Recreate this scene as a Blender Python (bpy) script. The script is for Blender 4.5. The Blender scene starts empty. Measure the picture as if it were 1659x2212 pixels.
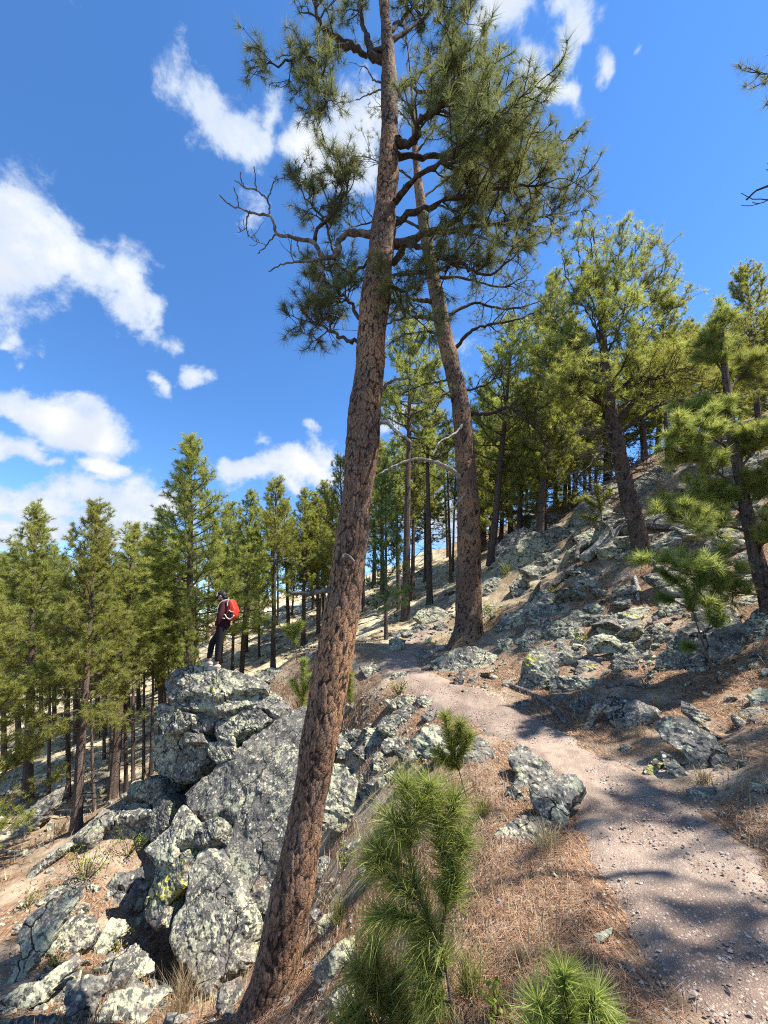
import bpy, math, random
import numpy as np
from mathutils import Vector, Matrix
from mathutils.geometry import delaunay_2d_cdt
from mathutils.bvhtree import BVHTree

scene = bpy.context.scene
COL = scene.collection
# ------------------------------------------------------------------ camera, sky, sun, exposure
PITCH = math.radians(17.0)
EYE = np.array([0.0, 0.0, 1.6])
W0, H0, F0 = 1659.0, 2212.0, 831.3          # measuring frame of the photograph, focal length in its pixels
cam_d = bpy.data.cameras.new('camera'); cam = bpy.data.objects.new('camera', cam_d); COL.objects.link(cam)
cam.location = EYE; cam.rotation_euler = (math.pi/2 + PITCH, 0, 0)
cam_d.sensor_fit = 'VERTICAL'; cam_d.angle = 2*math.atan(H0/2/F0)
cam_d.clip_start = 0.05; cam_d.clip_end = 6000
scene.camera = cam

SUN_TO = Vector((0.80, -0.10, 1.30)).normalized()     # direction towards the sun: high, from the right
SUN_EL = math.asin(SUN_TO.z); SUN_AZ = math.atan2(SUN_TO.x, SUN_TO.y)
sun_d = bpy.data.lights.new('sun', 'SUN'); sun_d.energy = 4.6; sun_d.angle = math.radians(0.53); sun_d.color = (1, .955, .88)
sun = bpy.data.objects.new('sun', sun_d); COL.objects.link(sun)
sun.rotation_euler = (-SUN_TO).to_track_quat('-Z', 'Y').to_euler(); sun.location = (30, -5, 60)
scene.view_settings.view_transform = 'Standard'; scene.view_settings.look = 'None'
scene.view_settings.exposure = 1.42; scene.view_settings.gamma = 1.0
scene.cycles.max_bounces = 6; scene.cycles.diffuse_bounces = 3; scene.cycles.transmission_bounces = 4
scene.cycles.transparent_max_bounces = 6; scene.cycles.use_denoising = False; scene.cycles.filter_width = 1.1; scene.cycles.sample_clamp_indirect = 4.0
scene.render.film_transparent = False

def ray(u, v):
    a = (u - W0/2)/F0; b = (H0/2 - v)/F0
    c, s = math.cos(PITCH), math.sin(PITCH)
    return np.array([a, c - b*s, s + b*c])
def at(u, v, t): return EYE + t*ray(u, v)
def at_y(u, v, y):
    d = ray(u, v); return EYE + d*(y/d[1])
def depth_of(p):
    return (p[1]-EYE[1])*math.cos(PITCH) + (p[2]-EYE[2])*math.sin(PITCH)
def nrm(v):
    v = np.asarray(v, float); return v/(np.linalg.norm(v)+1e-12)

# ------------------------------------------------------------------ node helpers
def new_mat(name):
    m = bpy.data.materials.new(name); m.use_nodes = True
    nt = m.node_tree; nt.nodes.clear()
    return m, nt
class NT:
    def __init__(s, nt): s.nt = nt
    def n(s, t, **kw):
        nd = s.nt.nodes.new(t)
        for k, v in kw.items(): setattr(nd, k, v)
        return nd
    def l(s, a, b): s.nt.links.new(a, b)
    def val(s, sock, x):
        if hasattr(x, 'is_output') or hasattr(x, 'links'): s.l(x, sock)
        else: sock.default_value = x
    def math(s, op, a, b=None, c=None, clamp=False):
        nd = s.n('ShaderNodeMath', operation=op); nd.use_clamp = clamp
        s.val(nd.inputs[0], a)
        if b is not None: s.val(nd.inputs[1], b)
        if c is not None: s.val(nd.inputs[2], c)
        return nd.outputs[0]
    def noise(s, vec, scale, detail=4, rough=.55, dist=0.0):
        nd = s.n('ShaderNodeTexNoise'); s.l(vec, nd.inputs['Vector'])
        nd.inputs['Scale'].default_value = scale; nd.inputs['Detail'].default_value = detail
        nd.inputs['Roughness'].default_value = rough; nd.inputs['Distortion'].default_value = dist
        return nd.outputs[0]
    def voro(s, vec, scale, feature='F1', out=0, rand=1.0):
        nd = s.n('ShaderNodeTexVoronoi', feature=feature); s.l(vec, nd.inputs['Vector'])
        nd.inputs['Scale'].default_value = scale; nd.inputs['Randomness'].default_value = rand
        return nd.outputs[out]
    def ramp(s, fac, lo, hi, a=0.0, b=1.0):
        nd = s.n('ShaderNodeMapRange', interpolation_type='SMOOTHSTEP'); s.val(nd.inputs[0], fac)
        nd.inputs[1].default_value = lo; nd.inputs[2].default_value = hi
        nd.inputs[3].default_value = a; nd.inputs[4].default_value = b
        return nd.outputs[0]
    def mix(s, fac, a, b):
        nd = s.n('ShaderNodeMix', data_type='RGBA'); s.val(nd.inputs[0], fac)
        for i, x in ((6, a), (7, b)):
            if isinstance(x, tuple): nd.inputs[i].default_value = (*x, 1)
            else: s.l(x, nd.inputs[i])
        return nd.outputs[2]
    def mapping(s, vec, scale=(1, 1, 1), rot=(0, 0, 0), loc=(0, 0, 0), typ='POINT'):
        nd = s.n('ShaderNodeMapping', vector_type=typ); s.l(vec, nd.inputs[0])
        nd.inputs[1].default_value = loc; nd.inputs[2].default_value = rot; nd.inputs[3].default_value = scale
        return nd.outputs[0]
    def hsv(s, col, h=.5, sa=1.0, v=1.0):
        nd = s.n('ShaderNodeHueSaturation'); s.l(col, nd.inputs['Color'])
        s.val(nd.inputs['Hue'], h); s.val(nd.inputs['Saturation'], sa); s.val(nd.inputs['Value'], v)
        return nd.outputs[0]
    def bump(s, h, strength=.4, dist=.02, normal=None):
        nd = s.n('ShaderNodeBump'); s.l(h, nd.inputs['Height'])
        nd.inputs['Strength'].default_value = strength; nd.inputs['Distance'].default_value = dist
        if normal is not None: s.l(normal, nd.inputs['Normal'])
        return nd.outputs[0]
    def princ(s, col, rough=.9, spec=.2, normal=None, **kw):
        nd = s.n('ShaderNodeBsdfPrincipled')
        if isinstance(col, tuple): nd.inputs['Base Color'].default_value = (*col, 1)
        else: s.l(col, nd.inputs['Base Color'])
        s.val(nd.inputs['Roughness'], rough); nd.inputs['Specular IOR Level'].default_value = spec
        if normal is not None: s.l(normal, nd.inputs['Normal'])
        for k, v in kw.items(): nd.inputs[k].default_value = v
        return nd.outputs[0]
    def out(s, sh):
        o = s.n('ShaderNodeOutputMaterial'); s.l(sh, o.inputs['Surface'])
    def pos(s): return s.n('ShaderNodeNewGeometry').outputs['Position']

# ------------------------------------------------------------------ world: blue sky with cumulus scattered over it
def build_world():
    w = bpy.data.worlds.new('World'); scene.world = w; w.use_nodes = True
    nt = w.node_tree; nt.nodes.clear(); g = NT(nt)
    sky = g.n('ShaderNodeTexSky', sky_type='NISHITA'); sky.sun_disc = False
    sky.sun_elevation = SUN_EL; sky.sun_rotation = SUN_AZ
    sky.altitude = 1600; sky.air_density = 1.0; sky.dust_density = 0.0; sky.ozone_density = 3.0
    skyc = g.hsv(sky.outputs[0], .502, 1.2, 1.0)
    d = g.n('ShaderNodeTexCoord').outputs['Generated']
    # cloud patches: (u, v, half width, half height, roll, strength) in the measuring frame -> directions of the sky
    P = [(60, 500, 150, 110, .5, 1.), (10, 590, 130, 130, 0, 1.), (160, 560, 140, 85, .55, 1.0), (270, 615, 110, 45, .5, .95), (345, 655, 40, 26, .4, .9), (20, 440, 70, 70, 0, .9),
         (135, 900, 112, 64, .18, 1.7), (195, 920, 90, 52, .1, 1.6), (95, 880, 75, 48, .1, 1.5), (22, 888, 30, 20, 0, .9), (10, 975, 40, 30, 0, .95), (68, 972, 36, 22, 0, .9), (110, 1003, 36, 12, .2, .75), (220, 1007, 46, 28, 0, 1.4), (180, 1002, 28, 14, 0, .8),
         (60, 1080, 150, 60, 0, .95), (40, 1150, 190, 60, 0, .95), (180, 1075, 90, 45, 0, .85), (310, 1090, 110, 60, 0, .95), (260, 1130, 110, 50, 0, .9), (300, 1050, 60, 40, 0, .75),
         (350, 815, 52, 22, .55, .85), (420, 800, 34, 36, 0, .85), (430, 768, 16, 14, 0, .6),
         (440, 205, 62, 70, .6, .85), (500, 260, 85, 90, .8, .85), (545, 300, 85, 70, .3, .95), (575, 220, 42, 75, -.2, .8), (660, 310, 80, 55, .1, .9), (740, 300, 100, 70, -.2, .95), (800, 250, 70, 60, 0, .8),
         (540, 460, 70, 60, 0, .5), (575, 940, 30, 26, 0, .6), (690, 938, 40, 22, .2, .75), (515, 1000, 40, 26, 0, .75), (560, 1030, 110, 45, 0, .95), (650, 1020, 110, 50, 0, 1.0), (720, 990, 80, 50, 0, .8),
         (870, 910, 50, 26, 0, .9), (1100, 20, 62, 62, -.6, 1.0), (1075, 60, 40, 40, 0, .8), (1150, 140, 40, 34, .2, .75), (1180, 200, 36, 58, -.4, .85), (1215, 85, 36, 50, -.3, .8), (1240, 20, 46, 42, -.3, .9), (1305, 85, 44, 32, -.5, .8), (1280, 140, 30, 26, 0, .55), (1378, 40, 16, 30, 0, .5),
         (20, 640, 60, 26, 0, .5), (10, 735, 24, 20, 0, .7), (280, 10, 60, 24, .3, .5), (290, 560, 90, 40, .4, .45), (150, 30, 70, 30, 0, .35), (620, 1060, 60, 30, 0, .8), (1000, 760, 60, 40, 0, .5), (1120, 1180, 120, 80, 0, .9), (960, 1120, 160, 90, 0, .8)]
    blobs = []
    for (u, v, a, b, roll, s) in P:
        c0 = ray(u, v); k = np.linalg.norm(c0); c = c0/k
        ang_a, ang_b = a/F0/k, b/F0/k
        blobs.append((c, ang_a, ang_b, roll, s))
    rng = random.Random(5)
    for _ in range(46):                                  # the same kind of sky goes on all round
        az = rng.uniform(0, 2*math.pi); el = math.radians(6 + 66*rng.random()**1.4)
        c = np.array([math.sin(az)*math.cos(el), math.cos(az)*math.cos(el), math.sin(el)])
        q = c @ np.array([0, math.cos(PITCH), math.sin(PITCH)])
        if q > .42: continue
        sz = rng.uniform(.06, .2)
        blobs.append((c, sz, sz*rng.uniform(.4, .8), rng.uniform(-.5, .5), rng.uniform(.7, 1.0)))
    bg = g.n('ShaderNodeBackground'); g.l(skyc, bg.inputs[0]); bg.inputs[1].default_value = 0.114
    o = g.n('ShaderNodeOutputWorld'); g.l(bg.outputs[0], o.inputs[0])
    w.cycles.sampling_method = 'MANUAL'; w.cycles.sample_map_resolution = 512
    return blobs
CLOUDS = build_world()

# ------------------------------------------------------------------ numpy noise
def _h(ix, iy, iz):
    n = (ix*374761393 + iy*668265263 + iz*2147483647 + 1442695) & 0xffffffff
    n = ((n ^ (n >> 13))*1274126177) & 0xffffffff
    n = ((n ^ (n >> 16))*2246822519) & 0xffffffff
    return ((n ^ (n >> 15)) & 0xffffff)/float(0xffffff)
def vnoise(P):
    P = np.asarray(P, float); I = np.floor(P).astype(np.int64); f = P - I; f = f*f*f*(f*(f*6-15)+10)
    r = 0
    for a in (0, 1):
        wx = f[:, 0] if a else 1-f[:, 0]
        for b in (0, 1):
            wy = f[:, 1] if b else 1-f[:, 1]
            for c in (0, 1):
                wz = f[:, 2] if c else 1-f[:, 2]
                r = r + wx*wy*wz*_h(I[:, 0]+a, I[:, 1]+b, I[:, 2]+c)
    return r*2-1
def fbm(P, octv=4, gain=.5):
    P = np.asarray(P, float); a = 1.0; s = 0
    for i in range(octv):
        s = s + a*vnoise(P*(2.03**i) + 17.3*i); a *= gain
    return s
def cells(P):
    """cellular noise: distance to the nearest and second nearest point, random value of the nearest cell"""
    P = np.asarray(P, float); I = np.floor(P).astype(np.int64)
    d1 = np.full(len(P), 9.); d2 = np.full(len(P), 9.); cv = np.zeros(len(P))
    for a in (-1, 0, 1):
        for b in (-1, 0, 1):
            for c in (-1, 0, 1):
                J = I + np.array([a, b, c])
                q = J + np.stack([_h(J[:, 0], J[:, 1], J[:, 2]), _h(J[:, 0]+91, J[:, 1]+7, J[:, 2]), _h(J[:, 0], J[:, 1]+57, J[:, 2]+33)], 1)
                d = np.linalg.norm(P-q, axis=1); v = _h(J[:, 0]+5, J[:, 1]+11, J[:, 2]+3)
                near = d < d1
                d2 = np.where(near, d1, np.minimum(d2, d)); cv = np.where(near, v, cv); d1 = np.where(near, d, d1)
    return d1, d2, cv

# ------------------------------------------------------------------ mesh helpers
class MB:
    """collects triangles (and one float attribute) for ONE mesh object"""
    def __init__(s): s.V = []; s.T = []; s.A = []; s.n = 0
    def add(s, V, T, a=None):
        V = np.asarray(V, float); T = np.asarray(T, np.int64)
        s.V.append(V); s.T.append(T+s.n); s.n += len(V)
        s.A.append(np.zeros(len(V)) if a is None else np.broadcast_to(np.asarray(a, float), (len(V),)))
    def arrays(s): return np.concatenate(s.V), np.concatenate(s.T), np.concatenate(s.A)
    def mesh(s, name, mat, smooth=False, attr=None):
        V, T, A = s.arrays()
        return mesh_from(name, V, T, mat, smooth, {attr: A} if attr else None)
    def build(s, name, mat, parent=None, smooth=False, attr=None):
        return obj(name, s.mesh(name, mat, smooth, attr), parent)
def mesh_from(name, V, T, mat, smooth=False, attrs=None):
    me = bpy.data.meshes.new(name)
    V = np.ascontiguousarray(V, np.float32); T = np.ascontiguousarray(T, np.int32)
    me.vertices.add(len(V)); me.vertices.foreach_set('co', V.ravel())
    me.loops.add(T.size); me.loops.foreach_set('vertex_index', T.ravel())
    me.polygons.add(len(T)); me.polygons.foreach_set('loop_start', np.arange(0, T.size, 3, dtype=np.int32))
    me.polygons.foreach_set('use_smooth', np.full(len(T), smooth))
    for k, a in (attrs or {}).items():
        at_ = me.attributes.new(k, 'FLOAT', 'POINT'); at_.data.foreach_set('value', np.ascontiguousarray(a, np.float32))
    me.update(calc_edges=True); me.validate()
    if mat is not None: me.materials.append(mat)
    return me
def obj(name, me, parent=None):
    o = bpy.data.objects.new(name, me); COL.objects.link(o)
    if parent is not None: o.parent = parent
    return o
def empty(name, loc):
    o = bpy.data.objects.new(name, None); COL.objects.link(o); o.location = tuple(float(x) for x in loc); o.empty_display_size = .2
    return o
def tag(o, label=None, cat=None, group=None, kind=None):
    for k, v in (('label', label), ('category', cat), ('group', group), ('kind', kind)):
        if v: o[k] = v
    return o
def shift(me, off):
    """move the mesh's own points (so that its object can stand at its base)"""
    me.transform(Matrix.Translation(Vector(tuple(float(x) for x in off))))
def settle(o, base=None):
    """put a mesh object's origin at its base"""
    n = len(o.data.vertices); a = np.empty(n*3, np.float32); o.data.vertices.foreach_get('co', a); a = a.reshape(-1, 3)
    if base is None: base = np.array([a[:, 0].mean(), a[:, 1].mean(), a[:, 2].min()])
    shift(o.data, -np.asarray(base)); o.location = tuple(float(x) for x in base)
    return o
def copy_tree(o, parent=None):
    c = o.copy(); COL.objects.link(c); c.parent = parent
    for ch in list(o.children): copy_tree(ch, c)
    return c
def resample(P, n=None, step=None):
    """Catmull-Rom through the points, evenly spaced"""
    P = np.asarray(P, float)
    Q = np.vstack([2*P[0]-P[1], P, 2*P[-1]-P[-2]]); out = []
    for i in range(1, len(Q)-2):
        t = np.linspace(0, 1, 14, endpoint=False)[:, None]
        a, b, c, d = Q[i-1], Q[i], Q[i+1], Q[i+2]
        out.append(.5*((2*b)+(c-a)*t+(2*a-5*b+4*c-d)*t*t+(3*b-a-3*c+d)*t**3))
    out = np.vstack(out+[P[-1:]]); L = np.concatenate([[0], np.cumsum(np.linalg.norm(np.diff(out[:, :3], axis=0), axis=1))])
    if n is None: n = max(2, int(L[-1]/step)+1)
    s = np.linspace(0, L[-1], n)
    return np.stack([np.interp(s, L, out[:, k]) for k in range(out.shape[1])], 1)
def frames(P):
    T = np.gradient(P, axis=0); T /= np.linalg.norm(T, axis=1)[:, None]+1e-12
    ref = np.array([0., 1, 0]) if abs(T[0][1]) < .9 else np.array([1., 0, 0])
    N = np.empty_like(P); n = ref - T[0]*(ref@T[0]); n /= np.linalg.norm(n)
    for i in range(len(P)):
        n = n - T[i]*(n@T[i]); n /= np.linalg.norm(n)+1e-12; N[i] = n
    return T, N, np.cross(T, N)
def tube(P, R, segs=6, cap=True):
    P = np.asarray(P, float); R = np.broadcast_to(np.asarray(R, float), (len(P),))
    T, N, B = frames(P); th = np.linspace(0, 2*np.pi, segs, endpoint=False)
    V = (P[:, None, :] + R[:, None, None]*(np.cos(th)[None, :, None]*N[:, None, :] + np.sin(th)[None, :, None]*B[:, None, :])).reshape(-1, 3)
    i = np.arange(len(P)-1)[:, None]*segs; j = np.arange(segs)[None, :]; k = (np.arange(segs)+1) % segs
    a = (i+j).ravel(); b = (i+k[None, :]).ravel(); c = a+segs; d = b+segs
    tris = np.concatenate([np.stack([a, b, d], 1), np.stack([a, d, c], 1)])
    if cap:
        V = np.vstack([V, P[0], P[-1]]); n = len(V)
        e = (len(P)-1)*segs
        tris = np.vstack([tris, [[n-2, (q+1) % segs, q] for q in range(segs)], [[n-1, e+q, e+(q+1) % segs] for q in range(segs)]])
    return V, tris

# ------------------------------------------------------------------ clouds: shells high on a dome of 3 km, only where there is cloud
def build_clouds():
    na, ne = 620, 150
    az = np.linspace(0, 2*np.pi, na, endpoint=False); el = np.radians(np.linspace(-3, 89, ne))
    A, E = np.meshgrid(az, el); D = np.stack([np.sin(A)*np.cos(E), np.cos(A)*np.cos(E), np.sin(E)], -1).reshape(-1, 3)
    wv = np.stack([fbm(D*9+k, 4) for k in (0, 40, 80)], 1)*.035
    Dw = D+wv; mass = np.zeros(len(D))
    for (c, aa, bb, roll, s) in CLOUDS:
        z = Vector(c); x = z.cross(Vector((0, 0, 1))); x.normalize(); y = x.cross(z)
        X = np.array(x*math.cos(-roll) + y*math.sin(-roll)); Y = np.array(y*math.cos(-roll) - x*math.sin(-roll))
        q = Dw-c; m = 1-np.sqrt((q@X/(aa*1.45))**2+(q@Y/(bb*1.45))**2)
        mass = np.maximum(mass, np.where(D@c > .5, m*s, 0))
    mass = np.clip(mass, 0, None)
    i = np.arange(na*ne).reshape(ne, na); a = i[:-1].ravel(); b = np.roll(i, -1, 1)[:-1].ravel(); c = np.roll(i, -1, 1)[1:].ravel(); d = i[1:].ravel()
    T = np.concatenate([np.stack([a, c, b], 1), np.stack([a, d, c], 1)])
    T = T[(mass[T] > .004).any(1)]
    used = np.unique(T); re = np.full(len(D), -1); re[used] = np.arange(len(used))
    m, nt = new_mat('cumulus_cloud'); g = NT(nt)
    p = g.pos(); vn = g.n('ShaderNodeVectorMath', operation='NORMALIZE'); g.l(p, vn.inputs[0]); d = vn.outputs[0]
    mt = g.n('ShaderNodeAttribute'); mt.attribute_name = 'mass'; total = mt.outputs['Fac']
    n1 = g.noise(d, 17, 9, .66, .15)
    dens = g.math('ADD', g.math('MULTIPLY', total, 1.15), g.math('MULTIPLY', g.math('SUBTRACT', n1, .5), 1.35))
    cov = g.math('MULTIPLY', g.ramp(dens, .32, .74), g.ramp(total, .01, .2))
    body = g.ramp(dens, .5, 1.2)
    cl = g.mix(g.ramp(g.noise(d, 8, 4, .5), .38, .66), (.80, .86, .95), (1.04, 1.05, 1.06))
    cl = g.mix(body, (.66, .78, .98), cl)
    em = g.n('ShaderNodeEmission'); g.l(cl, em.inputs[0]); em.inputs[1].default_value = .38
    tr = g.n('ShaderNodeBsdfTransparent'); mx = g.n('ShaderNodeMixShader'); g.l(cov, mx.inputs[0]); g.l(tr.outputs[0], mx.inputs[1]); g.l(em.outputs[0], mx.inputs[2])
    g.out(mx.outputs[0]); m.cycles.emission_sampling = 'NONE'
    o = obj('sky', mesh_from('sky', D[used]*3000+np.array([0, 0, 1.6]), re[T], m, True, {'mass': mass[used]}))
    tag(o, 'white cumulus clouds scattered over the blue sky', kind='structure')
build_clouds()

# ------------------------------------------------------------------ terrain
CP = [(1659, 2212, 1.63), (1300, 2212, 1.65), (1000, 2212, 1.8), (750, 2212, 2.4), (550, 2230, 3.25), (300, 2212, 3.4), (0, 2212, 3.7),
      (1500, 1900, 2.5), (1400, 1750, 3.34), (1250, 1620, 4.7), (1100, 1550, 5.9), (950, 1490, 7.6), (880, 1440, 9.2), (960, 1290, 18), (1010, 1400, 11), (780, 1400, 11.5), (830, 1370, 13),
      (1100, 1850, 3.1), (1050, 1700, 4.0), (880, 1750, 4.3), (760, 1850, 4.3), (1000, 2000, 2.5), (720, 2050, 3.5), (800, 1500, 8), (700, 1480, 9.2), (620, 1450, 10.2),
      (300, 1760, 7.7), (160, 1790, 8.5), (100, 1950, 6), (30, 2100, 4.7), (245, 1730, 10.5), (0, 1750, 10), (60, 1650, 15), (100, 1560, 22), (300, 1480, 24), (600, 1390, 24), (560, 1300, 38), (0, 1500, 40),
      (420, 2180, 4.75), (560, 1960, 6.5), (330, 1870, 7.0), (640, 1760, 7.9), (660, 1930, 5.2), (570, 2120, 4.5), (250, 2100, 4.9),
      (1385, 1190, 10.5), (1240, 1280, 11), (1100, 1330, 11), (1300, 1400, 7.8), (1200, 1480, 7), (1550, 1450, 5.8), (1450, 1560, 4.9), (1640, 1600, 3.9), (1640, 1750, 3.0), (1659, 1400, 5.6), (1659, 1150, 9.5), (1659, 940, 13), (1500, 960, 15), (1240, 1110, 16), (1100, 1200, 16), (1000, 1250, 22), (800, 1300, 26),
      (700, 1280, 40), (900, 1200, 45), (1300, 1060, 35)]
_X = np.array([at(*c) for c in CP])
_X = np.vstack([_X, [[0, 0, .02], [1.5, -1, 0], [3.5, .5, .55], [6, 1.5, 2.2], [-1.5, .5, -.45], [-3.5, 1, -1.7], [0, -4, -.1], [5, -4, 1.6], [-5, -4, -2.2], [11, 3, 5.0], [-9, 3, -3.6], [18, 10, 9.6], [28, 25, 15], [-22, 12, -6.2], [-34, 30, -8]]])
def _tps(r2): return .5*r2*np.log(r2+1e-9)
def _fit():
    xy = _X[:, :2]; n = len(xy)
    K = _tps(((xy[:, None]-xy[None])**2).sum(-1)) + np.eye(n)*.35
    Pm = np.hstack([np.ones((n, 1)), xy]); A = np.block([[K, Pm], [Pm.T, np.zeros((3, 3))]])
    return np.linalg.solve(A, np.concatenate([_X[:, 2], np.zeros(3)]))
_Wt = _fit()
PATH_XY = None
def gz_raw(xy):
    xy = np.atleast_2d(np.asarray(xy, float)); c = xy.copy()
    r = np.linalg.norm(c, axis=1); k = np.minimum(1, 44/np.maximum(r, 1e-6)); c = c*k[:, None]
    D = _tps(((c[:, None]-_X[None, :, :2])**2).sum(-1))
    z = D@_Wt[:-3] + _Wt[-3] + c@_Wt[-2:]
    over = np.maximum(r-44, 0)
    z = z + over*(.10*np.clip(xy[:, 0]/np.maximum(r, 1), -1, 1))
    return z
def path_dist(xy):
    xy = np.atleast_2d(xy); best = np.full(len(xy), 99.)
    for a, b in zip(PATH_XY[:-1], PATH_XY[1:]):
        d = b-a; t = np.clip(((xy-a)@d)/(d@d), 0, 1); best = np.minimum(best, np.linalg.norm(xy-(a+t[:, None]*d), axis=1))
    return best
def gz(xy):
    xy = np.atleast_2d(np.asarray(xy, float)); z = gz_raw(xy)
    P3 = np.hstack([xy, np.zeros((len(xy), 1))]); far = np.clip(np.linalg.norm(xy, axis=1)/12, .6, 4)
    rough = .07*fbm(P3*.9, 3)*far + .035*fbm(P3*3.1+5, 3)
    if PATH_XY is not None:
        k = np.clip((path_dist(xy)-.5)/.7, 0, 1); rough = rough*(.25+.75*k) - .04*(1-k)
    return z + rough
def g1(x, y): return float(gz([[x, y]])[0])
def hit(u, v, tmax=60, f=None):
    d = ray(u, v); t = np.geomspace(.6, tmax, 1400); P = EYE + t[:, None]*d
    below = np.nonzero(P[:, 2] < (f or gz_fast)(P[:, :2]))[0]
    return P[below[0]] if len(below) else P[-1]
PATH_PX = [(1640, 2100), (1530, 1960), (1440, 1840), (1360, 1740), (1255, 1650), (1150, 1585), (1050, 1535), (960, 1492), (905, 1462), (860, 1432), (885, 1395), (935, 1345), (955, 1300), (962, 1275)]
_pp = [np.array(hit(u, v, 40, gz_raw)[:2]) for u, v in PATH_PX]
PATH_XY = resample(np.array([[2.3, -3.5], [2.15, -1], [1.95, .8]] + [list(p) for p in _pp]), n=90)

GX0, GY0, GS = -40.0, -6.0, .125
def _grid():
    nx, ny = 640, 528; X, Y = np.meshgrid(GX0+GS*np.arange(nx), GY0+GS*np.arange(ny))
    xy = np.stack([X.ravel(), Y.ravel()], 1); z = np.concatenate([gz(c) for c in np.array_split(xy, 12)]); return z.reshape(ny, nx)
GRID = _grid()
def gz_fast(xy):
    xy = np.atleast_2d(xy); a = np.clip((xy[:, 0]-GX0)/GS, 0, GRID.shape[1]-1.001); b = np.clip((xy[:, 1]-GY0)/GS, 0, GRID.shape[0]-1.001)
    i, j = a.astype(int), b.astype(int); f, g = a-i, b-j
    return (GRID[j, i]*(1-f)+GRID[j, i+1]*f)*(1-g)+(GRID[j+1, i]*(1-f)+GRID[j+1, i+1]*f)*g
# ------------------------------------------------------------------ materials
def mat_rock(name, lichen=.5, dark=1.0, warm=0.0, yellow=.0):
    m, nt = new_mat(name); g = NT(nt); p = g.pos()
    rnd = g.n('ShaderNodeObjectInfo').outputs['Random']
    off = g.n('ShaderNodeVectorMath', operation='ADD'); g.l(p, off.inputs[0])
    cmb = g.n('ShaderNodeCombineXYZ'); g.l(g.math('MULTIPLY', rnd, 7.0), cmb.inputs[2]); g.l(cmb.outputs[0], off.inputs[1]); q = off.outputs[0]
    lay = g.mapping(q, (1, 1, 3.2), (.5, .35, 0))
    big = g.noise(lay, 2.2, 5, .6); med = g.noise(q, 7, 6, .62, .4); fin = g.noise(q, 34, 4, .6)
    k = dark
    base = g.mix(g.ramp(big, .35, .66), (.06*k, .059*k, .055*k), (.215*k, .19*k, .155*k))
    base = g.mix(g.ramp(g.noise(q, 3.1, 4), .52+.1*(1-warm), .75), base, (.20, .125, .082))
    base = g.mix(g.math('MULTIPLY', g.ramp(fin, .45, .62), .5), base, (.24, .225, .20))
    lv = g.math('ADD', g.math('MULTIPLY', med, .72), g.math('MULTIPLY', fin, .38))
    lv = g.math('ADD', lv, g.math('MULTIPLY', g.math('SUBTRACT', rnd, .5), .06))
    lv = g.math('ADD', lv, g.math('MULTIPLY', g.math('SUBTRACT', g.noise(q, 1.1, 3), .5), .55))
    th = .62 - .16*lichen
    l1 = g.ramp(lv, th, th+.045)
    col = g.mix(l1, base, (.345, .335, .225))
    sp = g.voro(q, 15, 'F1', 0); spn = g.noise(q, 5.2, 4)
    spot = g.math('MULTIPLY', g.ramp(g.math('ADD', sp, g.math('MULTIPLY', fin, .35)), .56, .40), g.ramp(spn, .55-.16*lichen, .62-.16*lichen))
    col = g.mix(spot, col, (.50, .485, .365))
    sp2 = g.voro(q, 41, 'F1', 0)
    spot2 = g.math('MULTIPLY', g.ramp(g.math('ADD', sp2, g.math('MULTIPLY', fin, .2)), .42, .33), g.ramp(g.noise(q, 3.3, 3), .5-.1*lichen, .6-.1*lichen))
    col = g.mix(g.math('MULTIPLY', spot2, .9), col, (.41, .395, .28))
    dk = g.math('MULTIPLY', g.ramp(g.noise(q, 9, 6, .7), .53, .59), .85)
    col = g.mix(dk, col, (.05*k, .052*k, .05*k))
    yl = g.math('MULTIPLY', g.ramp(g.noise(q, 1.6, 3), .66-.22*yellow, .72-.22*yellow), g.ramp(g.noise(q, 14, 5, .6), .47, .56))
    col = g.mix(yl, col, (.36, .34, .06))
    cw = g.n('ShaderNodeTexNoise'); g.l(q, cw.inputs['Vector']); cw.inputs['Scale'].default_value = 3.5; cw.inputs['Detail'].default_value = 4
    ca = g.n('ShaderNodeVectorMath', operation='MULTIPLY_ADD'); g.l(cw.outputs['Color'], ca.inputs[0]); ca.inputs[1].default_value = (.35, .35, .35); g.l(q, ca.inputs[2])
    ck = g.voro(g.mapping(ca.outputs[0], (1, .75, 2.6), (.5, .4, .3)), 0.85, 'DISTANCE_TO_EDGE'); crack = g.ramp(ck, .002, .012)
    col = g.mix(crack, (.022, .020, .018), col)
    h = g.math('ADD', g.math('MULTIPLY', med, 1.0), g.math('MULTIPLY', fin, .45)); h = g.math('ADD', h, g.math('MULTIPLY', crack, .8))
    nrm_ = g.bump(h, .75, .035)
    g.out(g.princ(col, .92, .15, nrm_)); return m
M = {}
M['rock'] = mat_rock('lichen_rock', .26, .95)
M['rock_pale'] = mat_rock('pale_lichen_rock', .50, 1.0)
M['rock_dark'] = mat_rock('dark_rock', .25, .8, .2)
M['rock_brown'] = mat_rock('brown_rock', .1, 1.0, .9)
M['rock_yellow'] = mat_rock('yellow_lichen_rock', .4, .8, .2, 1.0)

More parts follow.
